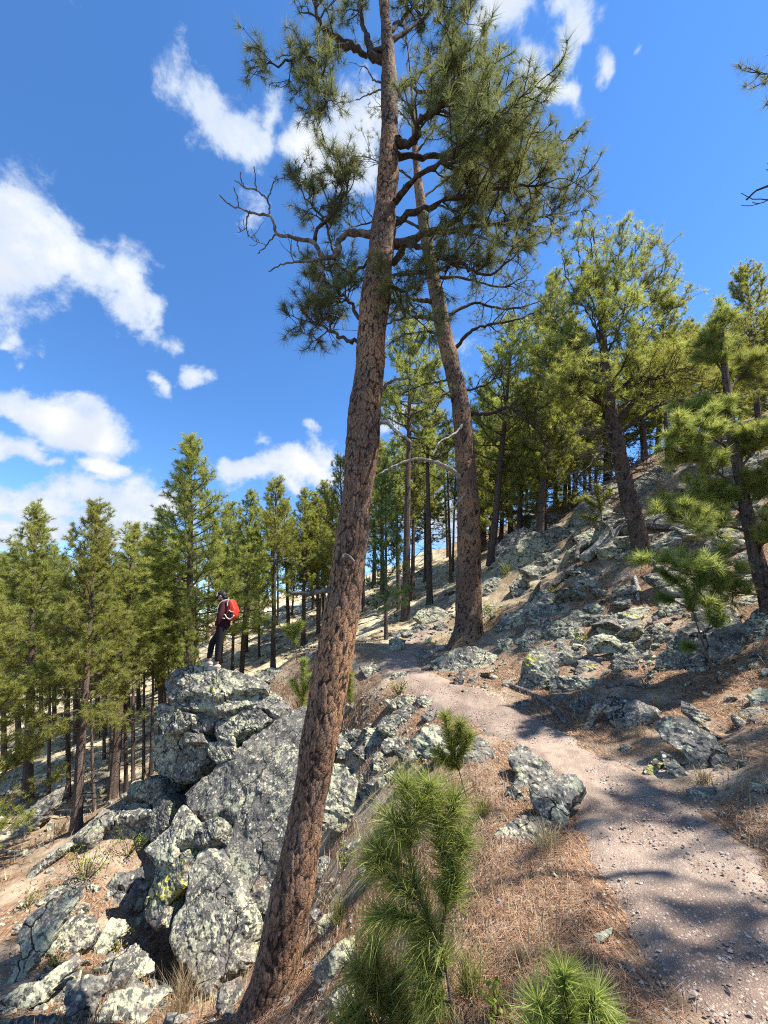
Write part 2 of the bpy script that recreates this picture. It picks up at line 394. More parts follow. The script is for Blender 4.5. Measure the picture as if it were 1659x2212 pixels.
def mat_ground():
    m, nt = new_mat('needle_strewn_ground'); g = NT(nt); p = g.pos()
    xyz = g.n('ShaderNodeSeparateXYZ'); g.l(p, xyz.inputs[0])
    soil = g.mix(g.ramp(g.noise(p, 1.7, 6, .65), .38, .64), (.23, .165, .11), (.41, .33, .235))
    fib = None
    for a, s in ((.3, 1), (1.2, 1.1), (2.2, .9)):
        q = g.mapping(p, (60*s, 7*s, 30), (0, 0, a)); f = g.noise(q, 1.0, 3, .6, .6)
        fib = f if fib is None else g.math('MAXIMUM', fib, f)
    need = g.mix(g.ramp(fib, .50, .72), (.11, .066, .04), (.42, .26, .155))
    col = g.mix(g.ramp(g.noise(p, .8, 5, .6), .36, .56), soil, need)
    chip = g.math('MULTIPLY', g.ramp(g.voro(p, 22), .27, .2), g.ramp(g.noise(p, 2.4, 3), .46, .6))
    col = g.mix(chip, col, (.40, .36, .30))
    # dry straw grass on the open slope beyond the trail
    far = g.math('MULTIPLY', g.ramp(xyz.outputs[1], 9.5, 15), g.ramp(xyz.outputs[0], 9, 3))
    straw = g.mix(g.ramp(g.noise(p, 1.1, 7, .7), .40, .62), (.26, .20, .12), (.60, .52, .35))
    strawn = g.mix(g.ramp(g.noise(p, 5, 5, .7), .56, .7), straw, (.20, .17, .10))
    col = g.mix(far, col, strawn)
    h = g.math('ADD', g.noise(p, 18, 5, .65), g.math('MULTIPLY', fib, .6))
    g.out(g.princ(col, .95, .1, g.bump(h, .7, .03))); return m
M['ground'] = mat_ground()

def mat_trail():
    m, nt = new_mat('pink_gravel_trail'); g = NT(nt); p = g.pos()
    base = g.mix(g.ramp(g.noise(p, 1.4, 5, .6), .36, .66), (.195, .138, .106), (.315, .24, .183))
    v = g.voro(p, 46); vc = g.n('ShaderNodeTexVoronoi'); g.l(p, vc.inputs['Vector']); vc.inputs['Scale'].default_value = 46
    sep = g.n('ShaderNodeSeparateColor'); g.l(vc.outputs['Color'], sep.inputs[0])
    stone = g.mix(sep.outputs[0], (.21, .15, .12), (.48, .395, .32))
    col = g.mix(g.math('MULTIPLY', g.ramp(v, .42, .28), g.ramp(sep.outputs[1], .35, .5)), base, stone)
    v2 = g.voro(p, 110); col = g.mix(g.math('MULTIPLY', g.ramp(v2, .3, .2), .6), col, (.48, .41, .34))
    col = g.mix(g.math('MULTIPLY', g.ramp(g.noise(p, 3, 4), .56, .7), .5), col, (.17, .11, .08))
    h = g.math('ADD', g.math('MULTIPLY', g.noise(p, 9, 6, .7), 2.0), g.math('ADD', g.math('MULTIPLY', v2, -.35), g.noise(p, 70, 3)))
    g.out(g.princ(col, .93, .15, g.bump(h, .6, .015))); return m
M['trail'] = mat_trail()

def mat_bark(name, light, mid, fissure, sun=(.39, .22, .12), grey=.4):
    m, nt = new_mat(name); g = NT(nt); p = g.n('ShaderNodeTexCoord').outputs['Object']
    cr = g.n('ShaderNodeAttribute'); cr.attribute_name = 'crack'; c = cr.outputs['Fac']
    wn = g.n('ShaderNodeTexNoise'); g.l(p, wn.inputs['Vector']); wn.inputs['Scale'].default_value = 22; wn.inputs['Detail'].default_value = 3
    wv = g.n('ShaderNodeVectorMath', operation='MULTIPLY_ADD'); g.l(wn.outputs['Color'], wv.inputs[0]); wv.inputs[1].default_value = (.05, .05, .05); g.l(p, wv.inputs[2])
    q = g.mapping(wv.outputs[0], (1, 1, .45))
    n1 = g.noise(q, 6, 5, .6); n2 = g.noise(q, 48, 5, .7); n3 = g.noise(p, .8, 3)
    ed = g.voro(q, 34, 'DISTANCE_TO_EDGE'); fine = g.ramp(ed, .015, .11)
    plate = g.mix(g.ramp(n2, .35, .65), mid, light)
    plate = g.mix(g.math('MULTIPLY', g.ramp(n1, .46, .6), grey), plate, (.19, .152, .13))
    plate = g.mix(g.math('MULTIPLY', g.ramp(n3, .46, .6), .75), plate, sun)  # orange-tan bark tone in broad random patches
    col = g.mix(fine, g.mix(.55, plate, fissure), plate)
    col = g.mix(g.ramp(g.math('ADD', c, g.math('MULTIPLY', g.math('SUBTRACT', n2, .5), .35)), .15, .46), fissure, col)
    h = g.math('ADD', g.math('MULTIPLY', fine, .5), g.math('MULTIPLY', n2, .7))
    g.out(g.princ(col, .95, .1, g.bump(h, .7, .02))); return m
M['bark'] = mat_bark('ponderosa_bark', (.24, .152, .10), (.135, .083, .058), (.034, .025, .021))
M['bark_dark'] = mat_bark('dark_pine_bark', (.15, .11, .09), (.08, .058, .048), (.03, .022, .02), (.16, .10, .07))
def mat_wood(name, a, b, sc=18):
    m, nt = new_mat(name); g = NT(nt); p = g.n('ShaderNodeTexCoord').outputs['Object']
    n = g.noise(p, sc, 5, .65); col = g.mix(g.ramp(n, .35, .65), a, b)
    g.out(g.princ(col, .9, .15, g.bump(n, .5, .01))); return m
M['limb'] = mat_wood('backlit_limb_bark', (.028, .022, .019), (.085, .066, .054))  # limb bark darkened so its base colour carries the backlit look
M['twig'] = mat_wood('brown_twig', (.06, .042, .032), (.14, .10, .075))
M['dead'] = mat_wood('weathered_grey_wood', (.17, .15, .13), (.42, .40, .36), 12)
M['deaddark'] = mat_wood('dark_dead_wood', (.06, .05, .045), (.19, .165, .145), 12)

def mat_needle(name, a, b, c, trans=.35):
    m, nt = new_mat(name); g = NT(nt)
    t = g.n('ShaderNodeAttribute'); t.attribute_name = 'tint'; f = t.outputs['Fac']
    rnd = g.n('ShaderNodeObjectInfo').outputs['Random']
    col = g.mix(g.ramp(f, .0, .55), a, b); col = g.mix(g.ramp(f, .55, 1.0), col, c)
    col = g.hsv(col, g.math('ADD', .49, g.math('MULTIPLY', rnd, .02)), 1.0, g.math('ADD', .85, g.math('MULTIPLY', rnd, .3)))
    pr = g.princ(col, .65, .12)
    tr = g.n('ShaderNodeBsdfTranslucent'); g.l(g.hsv(col, .485, 1.1, 1.2), tr.inputs[0])
    mx = g.n('ShaderNodeMixShader'); mx.inputs[0].default_value = trans; g.l(pr, mx.inputs[1]); g.l(tr.outputs[0], mx.inputs[2])
    g.out(mx.outputs[0]); return m
M['needle'] = mat_needle('pine_needles', (.085, .105, .042), (.15, .17, .065), (.25, .255, .11), .45)
M['needle_mid'] = mat_needle('green_pine_needles', (.10, .15, .04), (.17, .23, .06), (.27, .31, .10), .45)
M['needle_far'] = mat_needle('olive_pine_needles', (.195, .225, .058), (.30, .33, .085), (.43, .44, .15), .52)
M['needle_dark'] = mat_needle('dark_pine_needles', (.045, .085, .032), (.075, .125, .042), (.12, .17, .06))
M['needle_young'] = mat_needle('fresh_pine_needles', (.165, .205, .055), (.27, .32, .09), (.46, .475, .18), .52)
M['needle_dead'] = mat_needle('fallen_needles', (.20, .112, .060), (.33, .20, .115), (.50, .36, .23), .1)
M['straw'] = mat_needle('dry_grass', (.26, .20, .105), (.40, .32, .18), (.55, .47, .30), .3)
M['grass'] = mat_needle('green_grass', (.11, .14, .035), (.20, .22, .06), (.34, .33, .12), .35)
M['leaf'] = mat_needle('yellow_green_leaves', (.12, .17, .03), (.22, .27, .05), (.36, .36, .09), .4)
def mat_pebble():
    m, nt = new_mat('trail_pebbles'); g = NT(nt)
    t = g.n('ShaderNodeAttribute'); t.attribute_name = 'tint'
    col = g.mix(t.outputs['Fac'], (.20, .145, .115), (.50, .42, .35)); g.out(g.princ(col, .85, .25)); return m
M['pebble'] = mat_pebble()
def plain(name, col, rough=.8, spec=.3, bumpy=0, sc=60):
    m, nt = new_mat(name); g = NT(nt); p = g.n('ShaderNodeTexCoord').outputs['Object']
    n = g.noise(p, sc, 3); c = g.mix(n, tuple(x*.75 for x in col), tuple(min(1, x*1.2) for x in col))
    g.out(g.princ(c, rough, spec, g.bump(n, .3, .004) if bumpy else None)); return m

def mat_woodland():
    m, nt = new_mat('distant_woodland'); g = NT(nt); p = g.pos()
    c = g.mix(g.ramp(g.noise(p, .02, 6, .7), .38, .62), (.045, .065, .032), (.16, .15, .085)); g.out(g.princ(c, .95, .1)); return m
M['woodland'] = mat_woodland()
# ------------------------------------------------------------------ ground and trail
def warp_axis(n, near, far, p=2.6):
    s = np.linspace(-1, 1, n); return np.sign(s)*(near*np.abs(s) + far*np.abs(s)**p)
def build_ground():
    nx, ny = 330, 330
    xs = warp_axis(nx, 9, 211, 4.2); s = np.linspace(0, 1, ny); ys = -14 + 14*np.minimum(s/.06, 1) + np.where(s > .06, 15*((s-.06)/.94) + 205*((s-.06)/.94)**4.2, 0)
    X, Y = np.meshgrid(xs, ys); xy = np.stack([X.ravel(), Y.ravel()], 1); z = gz(xy)
    V = np.hstack([xy, z[:, None]])
    i = np.arange(nx*ny).reshape(ny, nx); a, b, c, d = i[:-1, :-1].ravel(), i[:-1, 1:].ravel(), i[1:, 1:].ravel(), i[1:, :-1].ravel()
    T = np.concatenate([np.stack([a, b, c], 1), np.stack([a, c, d], 1)])
    tag(obj('ground', mesh_from('ground', V, T, M['ground'], True)), 'brown needle-strewn hillside falling to the left', kind='structure')
    # far rim of land so that the sheet reaches the horizon
    R = np.array([150, 205, 420, 900, 2500]); dz = [-34, -38, -44, -60, -80]; A = np.linspace(0, 2*np.pi, 96, endpoint=False)
    V = np.array([[r*math.sin(t), r*math.cos(t), z+6*math.sin(3*t)+4*math.sin(7*t+1)] for r, z in zip(R, dz) for t in A])
    T = []
    for k in range(len(R)-1):
        for q in range(96):
            a, b = k*96+q, k*96+(q+1) % 96; T += [[a, b, b+96], [a, b+96, a+96]]
    tag(obj('distant_land', mesh_from('distant_land', V, np.array(T)[:, ::-1], M['woodland'], True)), 'wooded lowland far beyond the hillside', kind='structure')
build_ground()

TR_W = 21
def build_trail():
    P = PATH_XY; T = np.gradient(P, axis=0); T /= np.linalg.norm(T, axis=1)[:, None]; N = np.stack([T[:, 1], -T[:, 0]], 1)
    P = resample(np.hstack([P, N]), n=420); N = P[:, 2:]; N /= np.linalg.norm(N, axis=1)[:, None]; P = P[:, :2]
    s = np.linspace(-1, 1, TR_W*2+1); w = .58 - .2*np.clip((P[:, 1]-9)/6, 0, 1)
    e1 = fbm(np.stack([P[:, 0]*1.3, P[:, 1]*1.3, P[:, 0]*0], 1), 3)*.12
    XY = P[:, None, :] + (s[None, :, None]*(w+e1)[:, None, None])*N[:, None, :]
    xy = XY.reshape(-1, 2); S = np.broadcast_to(np.abs(s)[None], XY.shape[:2]).ravel()
    z = gz(xy) + .030 - .075*np.clip((S-.55)/.45, 0, 1)**1.5 + .018*fbm(np.hstack([xy*4, np.zeros((len(xy), 1))]), 3)
    V = np.hstack([xy, z[:, None]]); n = len(s); m = len(P)
    i = np.arange(n*m).reshape(m, n); a, b, c, d = i[:-1, :-1].ravel(), i[:-1, 1:].ravel(), i[1:, 1:].ravel(), i[1:, :-1].ravel()
    tag(obj('footpath', mesh_from('footpath', V, np.concatenate([np.stack([a, b, c], 1), np.stack([a, c, d], 1)]), M['trail'], True)), 'pinkish gravel footpath curving uphill to the left', kind='structure')
build_trail()

# ------------------------------------------------------------------ rocks
NOUT = []
def poly_pts(poly): return np.array(poly, float)
def inside(Q, P):
    r = np.zeros(len(Q), bool); j = len(P)-1
    for i in range(len(P)):
        c = ((P[i, 1] > Q[:, 1]) != (P[j, 1] > Q[:, 1])) & (Q[:, 0] < (P[j, 0]-P[i, 0])*(Q[:, 1]-P[i, 1])/(P[j, 1]-P[i, 1]+1e-12)+P[i, 0])
        r ^= c; j = i
    return r
def bdist(Q, P):
    best = np.full(len(Q), 1e9)
    for i in range(len(P)):
        a, b = P[i-1], P[i]; d = b-a; t = np.clip(((Q-a)@d)/(d@d+1e-12), 0, 1)
        best = np.minimum(best, np.linalg.norm(Q-(a+t[:, None]*d), axis=1))
    return best
def rock_detail(V, size, seed, strata, amp=1.0):
    """weathering: blocky steps along the bedding, chips and small relief"""
    s = nrm(strata); o = seed*3.7
    e1 = nrm(np.cross(s, [.3, .9, .2])); e2 = np.cross(s, e1)
    L = np.stack([V@e1, V@e2, (V@s)*3.0], 1)
    d1, d2, cv = cells(L*(2.6/max(size, .25)) + o)
    b1, b2, bv = cells(L*(6.5/max(size, .25)) + o + 9)
    c = V.mean(0); dirn = V-c; dirn /= np.linalg.norm(dirn, axis=1)[:, None]+1e-9
    k = (cv-.5)*.17 + (bv-.5)*.075 - .075*np.clip(1-(d2-d1)*9, 0, 1) - .03*np.clip(1-(b2-b1)*7, 0, 1)
    f = np.stack([fbm(V*(3.0/max(size, .2)) + o + q, 4) for q in (0, 31, 67)], 1)*.028*size
    f2 = fbm(V*14 + o, 3)*.010
    return V + amp*(dirn*(k*size)[:, None]*.8 + f + dirn*f2[:, None])
def slab_mesh(poly, t=None, n=None, th=.4, seed=1, facet=.35, bevel=.07, strata=(.45, .2, 1), amp=.48, base=None, res=15, shrink=.86, grow=1.06):
    rng = np.random.default_rng(seed); P = poly_pts(poly)
    n = nrm(n); c = P.mean(0); P = c+(P-c)*grow
    P0 = np.asarray(base, float) if base is not None else at(c[0], c[1], t)
    W = []
    for u, v in P:
        d = ray(u, v); W.append(EYE + d*(((P0-EYE)@n)/(d@n)))
    W = np.array(W); C = W.mean(0)
    e1 = nrm(np.cross(n, [0, 0, 1])) if abs(n[2]) < .95 else np.array([1., 0, 0]); e2 = np.cross(n, e1)
    Q = np.stack([(W-C)@e1, (W-C)@e2], 1)
    area = .5*np.sum(Q[:, 0]*np.roll(Q[:, 1], -1)-np.roll(Q[:, 0], -1)*Q[:, 1])
    if area < 0: Q = Q[::-1]
    size = math.sqrt(abs(area)); s = size/res
    B = []
    for i in range(len(Q)):
        a, b = Q[i], Q[(i+1) % len(Q)]; k = max(1, int(np.linalg.norm(b-a)/s)); 
        for j in range(k): B.append(a+(b-a)*j/k)
    B = np.array(B); B = B + rng.normal(0, .16*s, B.shape)
    lo, hi = Q.min(0), Q.max(0); gx, gy = np.meshgrid(np.arange(lo[0], hi[0], s), np.arange(lo[1], hi[1], s))
    G = np.stack([gx.ravel(), gy.ravel()], 1) + rng.uniform(-.32, .32, (gx.size, 2))*s
    G = G[inside(G, B)]; G = G[bdist(G, B) > .55*s] if len(G) else G
    A = np.vstack([B, G]) if len(G) else B; nb = len(B)
    r = delaunay_2d_cdt([Vector(x) for x in A], [(i, (i+1) % nb) for i in range(nb)], [], 1, 1e-6)
    vv = np.array([[x[0], x[1]] for x in r[0]]); T = np.array([f for f in r[2] if len(f) == 3])
    idx = [list(x)[0] if len(x) else -1 for x in r[3]]
    db = bdist(vv, B); h = -(1-np.clip(db/(bevel*size), 0, 1))**2*min(th, size)*.13
    for _ in range(4):
        a = rng.uniform(0, 2*np.pi); gvec = np.array([math.cos(a), math.sin(a)]); off = rng.uniform(.02, .30)*size
        h = np.minimum(h, -np.maximum(0, (vv@gvec)-off)*rng.uniform(.15, .75)*facet*2)
    V = C + vv[:, :1]*e1 + vv[:, 1:]*e2 + h[:, None]*n
    order = np.array([idx.index(i) for i in range(nb) if i in idx]); m = len(order)
    lev = max(3, int(th/s)); lev = min(lev, 14); rings = [order]; allV = [V]; cnt = len(V)
    tilt = rng.normal(0, .12, 2)
    Tt = [T]
    for j in range(1, lev+1):
        f = j/lev; k = 1+.05*math.sin(f*3.1)-(1-shrink)*f**1.5
        ring = C + (vv[order]*k + tilt*f*th)@np.stack([e1, e2]) + (h[order]*(1-f)-th*f)[:, None]*n
        ring = ring + rng.normal(0, .12*s, ring.shape)
        allV.append(ring); new = np.arange(cnt, cnt+m); cnt += m; old = rings[-1]; rings.append(new)
        o2, n2 = np.roll(old, -1), np.roll(new, -1)
        Tt.append(np.stack([old, new, n2], 1)); Tt.append(np.stack([old, n2, o2], 1))
    allV.append((C - th*n)[None]); Tt.append(np.stack([rings[-1], np.full(m, cnt), np.roll(rings[-1], -1)], 1))
    V = np.vstack(allV); T = np.vstack(Tt)
    V = rock_detail(V, size, seed, strata, amp)
    return V, T, size
def cam_normal(u, v, elev, az=0.0):
    d = ray(u, v); h = nrm([-d[0], -d[1], 0]); a = math.radians(az); e = math.radians(elev)
    h = np.array([h[0]*math.cos(a)-h[1]*math.sin(a), h[0]*math.sin(a)+h[1]*math.cos(a), 0])
    return h*math.cos(e) + np.array([0, 0, math.sin(e)])
ROCKS = []
def rock_on_ground(poly, label, elev=40, az=0, thick=.5, mat='rock', seed=0, name='boulder', group=None, cat='rock', lift=0.0, **kw):
    P = poly_pts(poly); vmax = P[:, 1].max(); low = P[P[:, 1] > vmax-.35*(vmax-P[:, 1].min())]
    u = low[:, 0].mean(); b = hit(u, min(vmax, 2330)); c = P.mean(0)
    n = cam_normal(c[0], c[1], elev, az)
    size_px = math.sqrt(abs(.5*np.sum(P[:, 0]*np.roll(P[:, 1], -1)-np.roll(P[:, 0], -1)*P[:, 1])))
    sz = size_px*depth_of(b)/F0
    V, T, size = slab_mesh(poly, n=n, th=thick*sz, seed=seed, base=b+np.array([0, 0, lift]), **kw)
    o = settle(obj(name, mesh_from(name, V, T, M[mat])))
    tag(o, label, cat, group); ROCKS.append(o)
    return o
def Z3(p): return [(x*.5, 1393.6+y*.5) for x, y in p]
def Z4(p): return [(829.5+x*.5, 1327.2+y*.5) for x, y in p]
def Z2(p): return [(829.5+x*.5, 862.7+y*.5) for x, y in p]
def Z6(p): return [(597.2+x*.32, 1194.5+y*.32) for x, y in p]
def Z7(p): return [(597.2+x*.32, 1526.3+y*.32) for x, y in p]
def ZR(p): return [(1128.1+x*.32, 929.0+y*.32) for x, y in p]     # zoom of the right slope

# --- the big outcrop the hiker stands on
OUT = empty('rock_outcrop', hit(430, 1900))
tag(OUT, 'big grey lichen-covered outcrop of stacked tilted blocks under the hiker', 'outcrop')
OUT_V, OUT_T, _on = [], [], 0
def block(poly, t, n, th, mat='rock', seed=0, name='block', **kw):
    global _on
    V, T, size = slab_mesh(poly, t=t, n=n, th=th, seed=seed, **kw)
    OUT_V.append(V); OUT_T.append(T+_on); _on += len(V)
    me = mesh_from(name, V-np.array(OUT.location), T, M[mat]); o = obj(name, me, OUT); return o
FR = (-.12, -.85, .35)
BL = [
 ([(735, 110), (760, 95), (860, 78), (1000, 100), (1110, 130), (1145, 160), (1140, 190), (1000, 205), (920, 235), (830, 200), (760, 170)], 8.35, (-.1, -.72, .55), 1.5, 'rock'),
 ([(705, 150), (735, 110), (790, 180), (830, 205), (790, 225), (735, 240), (712, 215)], 8.45, (-.4, -.75, .35), .9, 'rock_pale'),
 ([(725, 235), (790, 215), (880, 220), (935, 245), (930, 270), (860, 275), (800, 280), (740, 265)], 8.15, (-.2, -.75, .45), .9, 'rock'),
 ([(905, 235), (1020, 205), (1100, 180), (1180, 195), (1240, 240), (1250, 265), (1190, 305), (1140, 280), (1060, 265), (985, 290), (940, 275)], 8.0, (0, -.65, .6), 1.1, 'rock'),
 ([(665, 265), (700, 248), (760, 265), (830, 300), (820, 340), (770, 370), (700, 385), (680, 340)], 8.1, (-.35, -.8, .3), .9, 'rock_pale'),
 ([(830, 300), (930, 280), (940, 310), (900, 370), (860, 380), (815, 350)], 7.95, (-.1, -.85, .35), .8, 'rock_dark'),
 ([(930, 310), (1010, 270), (1110, 265), (1160, 320), (1110, 355), (1010, 385), (1005, 430), (940, 400), (925, 360)], 7.75, (-.2, -.75, .5), .9, 'rock'),
 ([(655, 395), (700, 385), (790, 370), (880, 400), (895, 440), (870, 520), (800, 600), (740, 590), (680, 570), (655, 540)], 8.0, (-.35, -.88, .12), 1.1, 'rock_pale'),
 ([(770, 470), (880, 430), (890, 470), (860, 540), (800, 605), (735, 595), (745, 520)], 7.92, (-.2, -.9, -.05), .7, 'rock_yellow'),
 ([(790, 370), (870, 380), (890, 420), (800, 420)], 7.8, (-.2, -.8, .4), .6, 'rock'),
 ([(895, 470), (900, 420), (960, 410), (1010, 440), (990, 490), (930, 505)], 7.5, (-.3, -.75, .4), .7, 'rock'),
 # great upper slab and lower slab
 ([(1120, 350), (1200, 300), (1290, 262), (1318, 330), (1305, 470), (1285, 600), (1250, 780), (1225, 920), (1200, 1030), (1100, 1120), (1050, 1190), (1005, 1070), (960, 960), (930, 860), (990, 775), (940, 740), (870, 770), (810, 705), (800, 640), (880, 560), (940, 505), (1030, 440)], 6.5, (-.36, -.72, .60), 1.1, 'rock_dark', .2),
 ([(905, 865), (940, 910), (985, 1010), (1030, 1090), (1050, 1190), (1010, 1300), (1032, 1350), (960, 1420), (900, 1500), (850, 1530), (820, 1440), (760, 1370), (720, 1275), (740, 1180), (790, 1110), (810, 990), (860, 900)], 5.25, (-.32, -.72, .60), .9, 'rock', .2),
 ([(790, 690), (830, 740), (860, 770), (850, 800), (760, 860), (730, 930), (680, 940), (620, 880), (640, 860), (720, 790), (770, 700)], 6.3, (-.45, -.55, .7), .6, 'rock_pale'),
 ([(850, 770), (940, 740), (950, 770), (930, 830), (870, 870), (800, 860)], 6.15, (-.4, -.7, .5), .6, 'rock'),
 ([(660, 960), (720, 930), (780, 900), (800, 940), (780, 1040), (720, 1110), (700, 1210), (660, 1230), (620, 1180), (615, 1120), (650, 1040)], 5.75, (-.45, -.75, .4), .6, 'rock_yellow'),
 ([(305, 830), (350, 790), (410, 740), (440, 700), (540, 675), (640, 685), (655, 720), (560, 745), (450, 770), (380, 830)], 7.45, (-.2, -.4, .9), .5, 'rock_pale'),
 ([(320, 850), (380, 815), (460, 760), (560, 740), (655, 720), (650, 790), (640, 840), (600, 890), (530, 940), (440, 955), (380, 900)], 7.35, (-.15, -.95, .05), 1.0, 'rock_yellow'),
 ([(585, 600), (640, 570), (690, 590), (690, 650), (650, 690), (580, 660)], 7.7, (-.2, -.9, .2), .6, 'rock_dark'),
 ([(655, 690), (700, 650), (740, 690), (720, 780), (670, 850), (640, 850)], 7.3, (-.3, -.8, .3), .6, 'rock_dark'),
]
for i, (p, t, n, th, m, *am) in enumerate(BL): block(Z3(p), t, n, th, m, seed=101+i, strata=(.55, .15, .8), facet=.10, grow=1.07, amp=am[0] if am else .34, res=40 if am else 30)
block(Z3([(700, 300), (900, 250), (1140, 220), (1250, 300), (1290, 450), (1240, 760), (1180, 1000), (1040, 1160), (980, 1300), (880, 1440), (800, 1320), (720, 1220), (690, 1100), (780, 850), (800, 640), (700, 560)]), 7.75, (-.3, -.75, .58), 1.0, 'rock_dark', seed=160, name='bedrock', bevel=.1)
